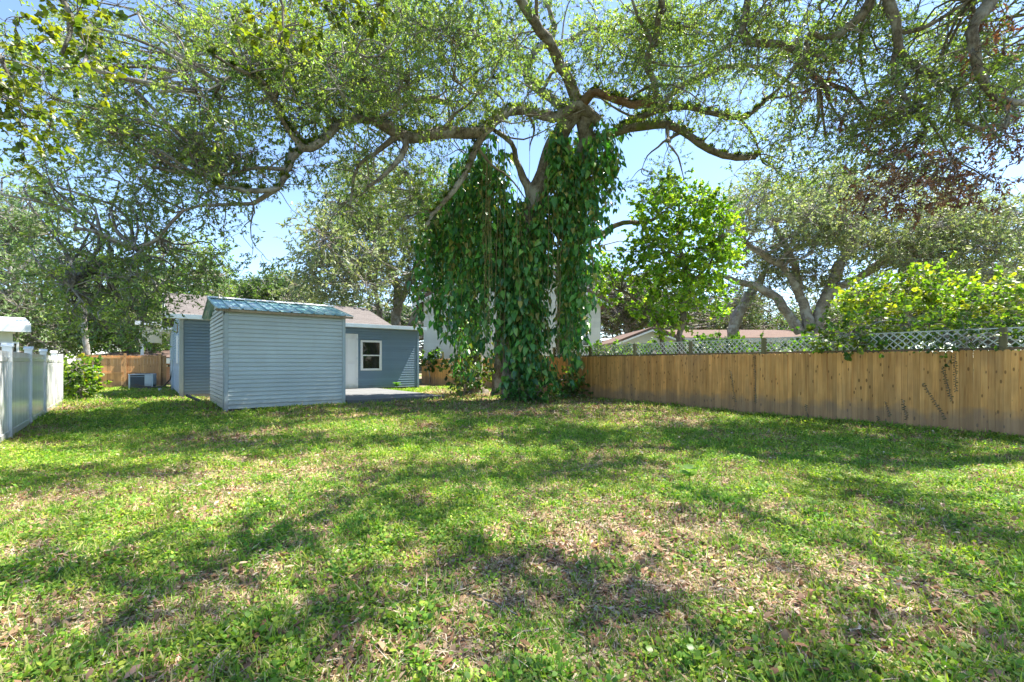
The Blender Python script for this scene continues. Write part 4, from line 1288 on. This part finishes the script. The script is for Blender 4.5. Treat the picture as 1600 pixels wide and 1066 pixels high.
def shrub(name, label, cx, cy, rx, ry, z0, z1, n, leaf, tones, seed, stem_px, leafm='leaf_bright', tpl=T_ROUND, per=24, group=None, nl=10):
    zc = (z0+z1)/2
    st = [[(a, b0, zc, .035), (a+rnd.uniform(-10, 10), (b0+cy)/2, zc, .028), (a+rnd.uniform(-20, 20), cy, zc, .012)] for (a, b0) in stem_px]
    return tree(name, P(cx, 567, zc), label, st, lambda r: region(r, cx, cy, rx, ry, z0, z1, n, .25, .5), leaf, nl, tones, 'bark_pale', leafm, tpl, per, .28, .1, seed, .012, group, "bush")
YT = [(.17, .27, .035), (.22, .31, .04), (.13, .23, .035), (.30, .32, .045), (.10, .19, .03)]
shrub("bush", "tall yellow-green bush behind the right fence under the far oak", 1420, 470, 88, 42, 11, 13.5, 64, .10, YT, 61, [(1400, 640), (1440, 640)], group="sunlit bushes behind the right fence")
shrub("bush", "yellow-green bush behind the fence at the right edge of the picture", 1560, 475, 72, 40, 10, 12, 48, .095, YT, 62, [(1550, 650), (1590, 650)], group="sunlit bushes behind the right fence")
shrub("bush", "low green bush pushing through the lattice beside the middle fence post", 1370, 517, 75, 20, 8.9, 9.8, 20, .085, [(.05, .12, .02), (.09, .16, .025), (.15, .2, .03)], 63, [(1350, 640)], group="sunlit bushes behind the right fence")
shrub("bush", "green creeper heaped on the lattice at the right end of the fence", 1540, 524, 90, 13, 7.6, 8.3, 20, .06, [(.05, .11, .02), (.08, .15, .025), (.12, .18, .03)], 64, [(1520, 650)], group="sunlit bushes behind the right fence", per=34)
shrub("bush", "rounded yellow-green bush at the far end of the vinyl fence", 120, 590, 13, 26, 13.8, 15.2, 17, .11, YT + [(.05, .10, .02)], 65, [(115, 626), (130, 624)], per=34)
shrub("bush", "small leafy bush at the foot of the oak's left trunk", 725, 585, 30, 22, 15.5, 17, 12, .11, [(.05, .10, .02), (.08, .13, .03), (.11, .15, .03)], 66, [(725, 618)])
shrub("bush", "low vine thicket around the foot of the oak's middle trunk", 828, 616, 34, 9, 13.2, 14.4, 11, .12, [(.06, .18, .05), (.09, .22, .05), (.13, .28, .06)], 67, [(835, 630)], tpl=T_HEART)
shrub("bush", "pale green weeds at the foot of the oak's right trunk", 890, 605, 26, 14, 14.6, 16, 10, .10, [(.08, .13, .03), (.12, .17, .04)], 68, [(890, 622)])
shrub("bush", "green shrub in front of the white house left of the vines", 672, 560, 12, 10, 25, 26, 5, .16, [(.05, .12, .02), (.08, .15, .03)], 69, [(672, 600)])

shrub("hedge", "dark green hedge row seen through the lattice left of the far oak", 1130, 548, 120, 16, 17, 19, 40, .14, [(.06, .13, .03), (.10, .18, .04), (.05, .10, .03)], 70, [(1100, 610), (1160, 610)])
shrub("hedge", "green hedge seen through the lattice below the yellow-green bushes", 1330, 546, 90, 18, 14, 16, 34, .14, [(.07, .15, .03), (.12, .20, .04)], 71, [(1300, 610), (1360, 610)])
shrub("hedge", "low hedge seen through the lattice in front of the small cream house", 985, 552, 50, 10, 19, 21, 16, .14, [(.08, .15, .04), (.12, .18, .05)], 72, [(985, 600)])
# background trees
def bgtree(label, px, pyb, Z, trunks, regs, leaf=.22, seed=1, tones=GREY_TONES, name="tree", per=20, nl=10, bark='bark_pale', br=.035, tpl=T_OAK, leafm='leaf_bg', tw=.6):
    return tree(name, P(px, 567, Z), label, trunks, lambda r: sum([region(r, *a[:7], **dict(r0=a[7] if len(a) > 7 else .8, r1=a[8] if len(a) > 8 else 1.5)) for a in regs], []),
                leaf, nl, tones, bark, leafm, tpl, per/3.2, tw, .15, seed, br, "trees in the neighbouring yards")
cnt = 0
bgtree("big old oak with wide forked limbs behind the ranch house at right", 1265, 520, 26,
       [[(1262, 605, 26, .42), (1262, 510, 26, .34), (1255, 470, 26, .26), (1228, 425, 26, .2), (1190, 395, 26, .22), (1165, 380, 26, .1)],
        [(1275, 520, 26, .32), (1290, 465, 25.8, .26), (1340, 435, 25.5, .2), (1400, 400, 25, .24), (1480, 388, 24.5, .17), (1570, 370, 24, .08)],
        [(1250, 520, 26, .28), (1225, 480, 26, .25), (1190, 450, 26.3, .22), (1140, 435, 26.5, .15), (1110, 420, 26.8, .1)],
        [(1285, 480, 26, .35), (1310, 420, 26, .28), (1335, 370, 26, .2), (1375, 310, 26, .1)],
        [(1250, 470, 26.3, .25), (1243, 420, 26.5, .2), (1210, 350, 26.6, .12)],
        [(1145, 605, 28, .4), (1148, 505, 28, .34), (1175, 455, 28, .28), (1200, 420, 28, .12)]],
       [(1220, 340, 110, 60, 22, 30, 70), (1380, 330, 130, 70, 22, 30, 74), (1520, 370, 120, 70, 21, 28, 80), (1200, 420, 90, 40, 25, 30, 22), (1400, 430, 150, 40, 26, 31, 34, .7, 1.2)],
       .19, 71, per=22, br=.02)
bgtree("oak behind the shed roof with a leaning pale trunk left of the white house", 618, 560, 31,
       [[(618, 610, 31, .4), (620, 500, 31, .34), (622, 455, 31, .26), (600, 400, 30, .16), (590, 350, 29, .08)],
        [(620, 480, 31, .25), (640, 440, 31, .18), (655, 405, 31, .1)], [(600, 520, 31, .2), (585, 450, 31, .15), (560, 420, 30, .06)], [(635, 520, 30, .2), (660, 470, 29.6, .14), (700, 430, 29, .06)]],
       [(590, 320, 80, 60, 24, 31, 36), (530, 400, 65, 60, 22, 30, 34), (620, 430, 70, 50, 28, 34, 26), (505, 460, 60, 28, 28, 34, 16, .6, 1.1), (680, 350, 60, 90, 28, 34, 26)],
       .22, 72, per=25, br=.022)
bgtree("rounded green treetops far behind the house between shed and hanging boughs", 430, 560, 48,
       [[(430, 600, 48, .4), (432, 500, 48, .3), (440, 455, 48, .15)]],
       [(430, 470, 70, 32, 44, 52, 44, 1.4, 2.4), (350, 475, 60, 30, 42, 50, 26, 1.2, 2.2)], .34, 73, [(.07, .13, .03), (.09, .16, .04), (.12, .18, .04)], per=15)
bgtree("leafy trees behind the cedar gate", 215, 560, 30,
       [[(215, 604, 30, .3), (210, 500, 30, .22), (225, 440, 30, .1)]],
       [(220, 480, 70, 75, 27, 33, 60), (140, 500, 60, 50, 27, 32, 26), (290, 440, 60, 60, 30, 36, 30)], .24, 74, [(.12, .23, .05), (.17, .29, .06), (.24, .33, .08)])
bgtree("pale green trees behind the neighbour's house at the left edge", 20, 560, 26,
       [[(18, 604, 28, .3), (20, 480, 28, .22), (30, 380, 28, .1)]],
       [(20, 400, 60, 120, 24, 30, 60), (70, 500, 50, 60, 26, 32, 22), (-120, 420, 120, 110, 22, 28, 40)], .22, 75, [(.18, .27, .12), (.24, .31, .14), (.14, .22, .09)])
bgtree("line of trees filling the gap behind the white house", 950, 560, 44,
       [[(985, 604, 44, .4), (980, 500, 44, .3), (990, 430, 44, .12)]],
       [(960, 470, 90, 45, 40, 50, 50, 1.2, 2.0), (860, 470, 60, 60, 42, 50, 24, 1.2, 2), (1100, 490, 120, 35, 42, 52, 44, 1.2, 2.0)], .3, 76, [(.10, .15, .05), (.13, .17, .06), (.08, .07, .04)], per=15)
bgtree("hazy green trees along the horizon behind the yellow-green bushes", 1500, 560, 38,
       [[(1500, 604, 38, .4), (1505, 500, 38, .3), (1510, 430, 38, .12)]],
       [(1500, 470, 150, 50, 34, 44, 70, 1.1, 1.9), (1330, 490, 90, 30, 34, 42, 26, 1.0, 1.6), (1680, 440, 100, 80, 30, 36, 34)], .28, 77, [(.10, .15, .05), (.13, .17, .06), (.08, .12, .04)], per=15)
bgtree("bare grey tree trunk standing behind the far end of the vinyl fence", 133, 560, 21,
       [[(133, 606, 21, .13), (133, 560, 21, .125), (132, 500, 21, .10), (128, 440, 21, .06)]],
       [(120, 420, 40, 30, 20, 23, 12)], .16, 78, [(.06, .13, .025), (.09, .17, .03)])
bgtree("dark evergreen trees closing the view behind the house roofs", 700, 560, 60,
       [[(700, 600, 60, .5), (705, 520, 60, .4), (710, 470, 60, .15)]],
       [(560, 505, 200, 22, 55, 66, 50, 1.6, 2.6), (800, 500, 150, 30, 55, 66, 40, 1.6, 2.6), (1250, 505, 260, 22, 55, 66, 60, 1.6, 2.6), (120, 520, 220, 30, 45, 60, 60, 1.6, 2.6)], .42, 79, [(.06, .11, .03), (.08, .14, .04)], per=12)

bgtree("row of trees beyond the neighbour's yard past the right edge of the bushes", 1750, 560, 26,
       [[(1750, 604, 26, .3), (1755, 500, 26, .24), (1760, 430, 26, .1)]],
       [(1800, 470, 160, 90, 20, 28, 70, 1.1, 1.9), (2200, 470, 260, 110, 14, 20, 60, 1.0, 1.8)], .26, 80, [(.10, .15, .05), (.13, .17, .06), (.08, .12, .04)], per=14)

# ------------------------------------------------------------------ added unseen canopy, shaped to cast the lawn's shade
SHADE = [  # shade wanted on the lawn from the added clumps: (px, py, rx, ry)
    (300, 700, 250, 12), (120, 745, 160, 14), (560, 690, 150, 10), (820, 680, 180, 14), (880, 735, 190, 20), (650, 745, 90, 22), (560, 800, 110, 26),
    (1180, 690, 130, 12), (1300, 720, 150, 16), (1360, 765, 130, 18), (1500, 705, 110, 12), (1480, 830, 100, 34), (1590, 860, 60, 40),
    (430, 850, 130, 26), (230, 930, 140, 28), (60, 900, 60, 20), (500, 960, 90, 40), (860, 905, 140, 26), (980, 950, 80, 20), (720, 860, 60, 18), (330, 1040, 130, 34), (1130, 800, 60, 9), (1330, 1060, 100, 26), (1580, 985, 80, 40),
]
def overhead(rng):  # added leaf clumps, set toward the sun from each wanted shade patch
    out = []
    s = np.array(SUN)
    for (px, py, rx, ry) in SHADE:
        g = G(px, py); sx = rx/F*g[1]; sy = ry*g[1]**2/(H*F)
        area = math.pi*sx*sy
        cr = float(np.clip(.6*math.sqrt(sx*sy), .24, .6)); n = max(5, int(area/(math.pi*cr*cr)*5.0))
        for i in range(n):
            a, b = rng.normal(0, .5, 2)
            q = g + np.array((a*sx, b*sy, 0))
            hh = rng.uniform(7.0, 9.5)
            p = q + s*(hh/s[2])
            # stay above the picture's top edge, or within the crowns in view
            py_ = HY - (p[2]-H)/max(p[1], .3)*F
            if py_ > -60 and p[1] > 0:
                k = ((p[1]*(HY+60)/F)+H) / p[2]
                if k < 1.9:
                    p = q + s*(hh*max(1.0, k*1.25)/s[2])
            out.append((*p, cr * rng.uniform(.75, 1.15)))
    return out
tree("oak_tree", (6, -4), "added unseen oak beside the camera, its crown shaped to shade the lawn",
     [smooth_path([(7.5, -6, 0, .4), (7.6, -6, 2.5, .3), (7.8, -5, 6, .2), (8, -3, 9, .12), (8, 0, 11, .05)])],
     overhead, .11, 12, OAK_TONES, 'bark', 'leaf', T_OAK, 24, .34, .2, 91, .006)

# ------------------------------------------------------------------ lawn cover
def proto(name, V, T, col, mat):
    o = np_mesh(name, V, T, mat, None, col)
    for c in list(o.users_collection): c.objects.unlink(o)
    return o
def make_protos():
    rng = np.random.default_rng(77)
    weeds, grass, litter = [], [], []
    for k in range(5):       # leafy weeds
        n = rng.integers(20, 28)
        a = rng.uniform(0, 2*np.pi, n); r = rng.uniform(.0, .075, n)
        pos = np.stack([np.cos(a)*r, np.sin(a)*r, rng.uniform(.006, .042, n)], -1)
        d = np.stack([np.cos(a), np.sin(a), rng.uniform(-.1, .5, n)], -1) + rng.normal(0, .4, (n, 3))
        nn = rng.normal(0, .35, (n, 3)); nn[:, 2] += 1
        V, T, q = scatter(T_ROUND, pos, d, nn, rng.uniform(.011, .025, n))
        weeds.append((V, T, np.repeat(palette(n, [(.15, .30, .035), (.21, .36, .04), (.30, .40, .055), (.09, .21, .03)], rng, .12), q, 0)))
    for k in range(5):       # grass tufts
        n = 16
        a = rng.uniform(0, 2*np.pi, n); r = rng.uniform(0, .06, n)
        base = np.stack([np.cos(a)*r, np.sin(a)*r, np.zeros(n)], -1)
        lean = np.stack([np.cos(a), np.sin(a), rng.uniform(.3, 1.6, n)], -1) + rng.normal(0, .5, (n, 3)); lean[:, 2] = abs(lean[:, 2]) + .15
        lean = unit(lean); L_ = rng.uniform(.035, .085, n)[:, None]
        side = unit(np.cross(lean, np.array((0, 0, 1.)) + rng.normal(0, .2, (n, 3)))) * .0023
        mid = base + lean*L_*.55; tip = base + lean*L_ + np.array((0, 0, -.25))*L_*.6
        V = np.stack([base-side, base+side, mid+side, mid-side, tip], 1).reshape(-1, 3)
        T = np.array([(0,1,2),(0,2,3),(3,2,4)])[None] + (np.arange(n)*5)[:, None, None]
        grass.append((V, T.reshape(-1, 3), np.repeat(palette(n, [(.19, .32, .045), (.27, .37, .06), (.42, .40, .16), (.13, .26, .04)], rng, .15), 5, 0)))
    for k in range(5):       # dry leaves and straw
        n = 13
        a = rng.uniform(0, 2*np.pi, n); r = rng.uniform(0, .09, n)
        pos = np.stack([np.cos(a)*r, np.sin(a)*r, rng.uniform(.004, .016, n)], -1)
        d = rng.normal(0, 1, (n, 3)); d[:, 2] *= .2
        nn = rng.normal(0, .35, (n, 3)); nn[:, 2] += 1
        V, T, q = scatter(T_OAK2, pos, d, nn, rng.uniform(.015, .048, n))
        C = np.repeat(palette(n, [(.36, .24, .14), (.48, .36, .22), (.20, .115, .06), (.60, .49, .34), (.28, .15, .08)], rng, .15), q, 0)
        m_ = 9
        b0 = np.stack([rng.uniform(-.09, .09, m_), rng.uniform(-.09, .09, m_), rng.uniform(.008, .02, m_)], -1)
        dd = rng.normal(0, 1, (m_, 3)); dd[:, 2] *= .12; dd = unit(dd) * rng.uniform(.03, .08, (m_, 1))
        sd = unit(np.cross(dd, (0, 0, 1.))) * .0016
        V2 = np.stack([b0-sd, b0+sd, b0+dd], 1).reshape(-1, 3); T2 = np.arange(m_*3).reshape(-1, 3)
        litter.append(join([(V, T, C), (V2, T2, np.repeat(palette(m_, [(.55, .45, .30), (.42, .30, .18), (.6, .52, .4)], rng, .1), 3, 0))]))
    return weeds, grass, litter

def gn_scatter(name, pts, rot, scl, idx, protos, label, mat):
    cl_ = bpy.data.collections.new(name + "_sources")
    for i, (V, T, C) in enumerate(protos):
        cl_.objects.link(proto("%s_tuft_%d" % (name, i), V, T, C, mat))
    me = bpy.data.meshes.new(name)
    me.vertices.add(len(pts)); me.vertices.foreach_set("co", pts.astype(np.float32).ravel())
    for nm, ty, arr in (("rot", 'FLOAT_VECTOR', rot), ("scl", 'FLOAT', scl), ("idx", 'INT', idx)):
        a = me.attributes.new(nm, ty, 'POINT')
        a.data.foreach_set("vector" if ty == 'FLOAT_VECTOR' else "value", arr.astype(np.int32 if ty == 'INT' else np.float32).ravel())
    me.materials.append(mat)
    ob = bpy.data.objects.new(name, me); COL.objects.link(ob)
    tag(ob, label, name.replace('_', ' '), None, 'stuff')
    ng = bpy.data.node_groups.new(name, 'GeometryNodeTree')
    ng.interface.new_socket("Geometry", in_out='INPUT', socket_type='NodeSocketGeometry')
    ng.interface.new_socket("Geometry", in_out='OUTPUT', socket_type='NodeSocketGeometry')
    gi = ng.nodes.new("NodeGroupInput"); go = ng.nodes.new("NodeGroupOutput")
    ci = ng.nodes.new("GeometryNodeCollectionInfo"); ci.inputs["Collection"].default_value = cl_
    ci.inputs["Separate Children"].default_value = True; ci.inputs["Reset Children"].default_value = True
    ip = ng.nodes.new("GeometryNodeInstanceOnPoints"); ip.inputs["Pick Instance"].default_value = True
    def attr(nm, ty):
        a = ng.nodes.new("GeometryNodeInputNamedAttribute"); a.data_type = ty; a.inputs["Name"].default_value = nm
        return a.outputs["Attribute"]
    er = ng.nodes.new("FunctionNodeEulerToRotation")
    ng.links.new(gi.outputs[0], ip.inputs["Points"])
    ng.links.new(ci.outputs[0], ip.inputs["Instance"])
    ng.links.new(attr("rot", 'FLOAT_VECTOR'), er.inputs[0]); ng.links.new(er.outputs[0], ip.inputs["Rotation"])
    ng.links.new(attr("scl", 'FLOAT'), ip.inputs["Scale"]); ng.links.new(attr("idx", 'INT'), ip.inputs["Instance Index"])
    ng.links.new(ip.outputs[0], go.inputs[0])
    mo = ob.modifiers.new("scatter", 'NODES'); mo.node_group = ng
    return ob

def blocked(x, y):
    def loc(ox, oy):
        rx = (x-ox)*LX[0]+(y-oy)*LX[1]; ry = (x-ox)*DX[0]+(y-oy)*DX[1]
        return rx, ry
    a, b = loc(-6.96, 11.04); m = (a > -.0) & (a < 6.15) & (b > -.02) & (b < 6)
    a2, b2 = loc(-11.12, 15.28); m |= (a2 > 0) & (a2 < 8.75) & (b2 > 0)
    # beyond the fences
    m |= ((x-FO[0])*FD[1] - (y-FO[1])*FD[0]) > -.03
    return m

def scatter_lawn():
    rng = np.random.default_rng(99)
    weeds, grass, litter = make_protos()
    def sample(n, zlo, zhi, power):
        # depth drawn so that density falls with distance; width follows the view plus a margin
        u = rng.random(n)
        z = (zlo**power + u*(zhi**power - zlo**power))**(1/power)
        x = rng.uniform(-1.22, 1.22, n) * (z + .6)
        return x, z
    out = {}
    specs = (("weeds", weeds, 74000, 'grass', .62, "leafy green weeds and clover covering the lawn", M['grass']),
             ("grass", grass, 90000, 'grass', .7, "short grass tufts mixed through the lawn", M['grass']),
             ("leaf_litter", litter, 72000, 'straw', 0, "dry brown leaves and straw scattered on the lawn", M['straw']))
    for name, pr, n, mk, th, label, mat in specs:
        x, y = sample(n, 1.3, 22, .62)
        keep = ~blocked(x, y)
        x, y = x[keep], y[keep]
        b = bare(x, y)
        if name == "leaf_litter":
            k = rng.random(len(x)) < np.clip(.30 + b*1.3, 0, 1)
        elif name == "weeds":
            k = rng.random(len(x)) < np.clip(.95 - b*1.5, .08, 1)
        else:
            k = rng.random(len(x)) < np.clip(.95 - b*.9, .2, 1)
        x, y = x[k], y[k]
        z = height(x, y)
        pts = np.stack([x, y, z], -1)
        rot = np.stack([rng.normal(0, .12, len(x)), rng.normal(0, .12, len(x)), rng.uniform(0, 6.28, len(x))], -1)
        far = (y / 5.0).clip(1, 2.6) * (.7 + .65 * vnoise(x + 31, y, 3.1))
        scl = rng.uniform(.7, 1.35, len(x)) * far ** .75
        gn_scatter(name, pts, rot, scl, rng.integers(0, len(pr), len(x)), pr, label, mat)
scatter_lawn()

# seedlings, wall plant, sticks
def sprout(px, py, h, n, leaf, label, seed, tones, zz=None):
    rng = np.random.default_rng(seed)
    g = G(px, py) if zz is None else P(px, 567, zz)*np.array((1, 1, 0))
    s = empty("seedling", g, 0, label, "plant", "young plants in the lawn")
    MB().tube([(0, 0, -.01), (.004, 0, h*.5), (0, .003, h)], [.004, .003, .002], 5).build("stem", M['root'], s)
    a = np.linspace(0, 2*np.pi, n, endpoint=False) + rng.uniform(0, 1)
    for i in range(n):
        d = np.array([[math.cos(a[i]), math.sin(a[i]), .45]]); nn = np.array([[-.3*math.cos(a[i]), -.3*math.sin(a[i]), 1]])
        V, T, k = scatter(T_ROUND, np.array([[0, 0, h*(.7+.3*(i % 2))]]), d, nn, np.array([leaf*rng.uniform(.8, 1.2)]))
        np_mesh("leaf", V, T, M['leaf_bright'], s, np.repeat(palette(1, tones, rng, .1), k, 0))
SG = [(.12, .24, .03), (.16, .28, .035)]
sprout(1082, 1052, .085, 5, .04, "tallest broad-leaved seedling at the bottom edge of the lawn right of centre", 1, SG)
sprout(1018, 1040, .05, 4, .035, "small pale seedling just left of the tall one near the bottom edge", 2, SG)
sprout(470, 1052, .05, 5, .04, "round-leaved seedling at the bottom edge left of centre", 3, SG)
sprout(140, 1045, .035, 4, .02, "small broad-leaved seedling in the bottom left corner", 4, SG)
sprout(1270, 805, .12, 7, .06, "leafy weed standing in the sun on the right half of the lawn", 5, SG)
sprout(1077, 765, .18, 8, .12, "upright weed beside the bare patch in the middle distance", 6, SG)
sprout(620, 609, .3, 12, .26, "green weed growing against the house wall beside the deck", 7, [(.08, .19, .03)], 19.2)
def stick(px, py, ln, rz, label):
    g = G(px, py)
    rng = np.random.default_rng(int(px))
    p = np.array([(t*ln, rng.normal(0, .008), .03+rng.normal(0, .004)) for t in np.linspace(0, 1, 7)])
    o = MB().tube(p, [.006, .006, .0055, .005, .0045, .004, .003], 6).build("stick", M['bark_pale'], None, True)
    o.location = tuple(g); o.rotation_euler = (0, 0, rz)
    tag(o, label, "stick", "fallen twigs")
stick(735, 935, .32, -.7, "fallen twig lying in the shade left of the lawn's centre")
stick(1500, 905, .3, -1.2, "thin fallen twig on the lawn near the right edge")
stick(780, 1005, .25, .3, "short fallen twig near the bottom of the lawn")
stick(905, 650, .9, .1, "long fallen branch near the foot of the oak's right trunk")

# creepers climbing the picket fence
def creeper(px, py0, py1, lean, label, seed):
    rng = np.random.default_rng(seed)
    k = (px - CX)/F
    t = (FO[0] - k*FO[1]) / (k*FD[1] - FD[0])
    q = FO + FD*t; zc = q[1]
    z0 = max(.02, H - (py1-HY)/F*zc); z1 = H - (py0-HY)/F*zc
    c = empty("fence_creeper", (q[0], q[1], 0), FR, label, "creeper", "creepers climbing the picket fence")
    n = 14; ts = np.linspace(0, 1, n)
    pts = np.stack([lean*ts + rng.normal(0, .006, n), np.full(n, .024), z0+(z1-z0)*ts], -1)
    MB().tube(pts, .004, 4).build("stem", M['bark'], c)
    m = int((z1-z0)/.02)
    tt = np.linspace(0, 1, m)
    pos = np.stack([lean*tt, np.full(m, .03), z0+(z1-z0)*tt], -1)
    sg = np.where(np.arange(m) % 2 == 0, 1, -1)
    d = np.stack([sg*1., np.full(m, .25), rng.normal(-.1, .3, m)], -1)
    V, T, kk = scatter(T_OAK2, pos, d, np.tile(np.array((0., 1., .3)), (m, 1)), rng.uniform(.02, .045, m))
    np_mesh("leaves", V, T, M['leaf_vine'], c, np.repeat(palette(m, [(.05, .08, .02), (.03, .05, .015), (.10, .08, .03)], rng), kk, 0))['kind'] = 'stuff'
creeper(1182, 556, 630, .03, "tall creeper on the fence boards near the third lattice post from the right", 1)
creeper(1150, 580, 628, .12, "thin creeper leaning left of the tallest creeper on the fence", 2)
creeper(1494, 553, 612, .01, "straight ladder-like creeper high on the boards near the right edge", 3)
creeper(1488, 575, 626, .12, "dark slanting creeper just left of the ladder-like one", 4)
creeper(1478, 600, 655, .3, "long creeper slanting low across the boards at right", 5)
creeper(1418, 625, 655, .06, "short low creeper on the boards below the tallest bushes", 6)
creeper(1392, 628, 650, .08, "faint short creeper on the middle boards of the fence", 7)
creeper(1262, 632, 652, .02, "small creeper sprig near the foot of the fence", 8)
creeper(1373, 650, 668, .0, "leafy sprig rising from the grass at the fence foot", 9)

# service wires behind the roofs
w = MB()
for (y0, y1) in ((427, 436), (433, 441)):
    a, b = P(330, y0, 40), P(700, y1, 40)
    w.tube([tuple(a*(1-t)+b*t+np.array((0, 0, -math.sin(t*math.pi)*.5))) for t in np.linspace(0, 1, 15)], .02, 5)
tag(w.build("power_lines", M['black']), "two thin utility wires crossing behind the roofs left of the oak", "wire")
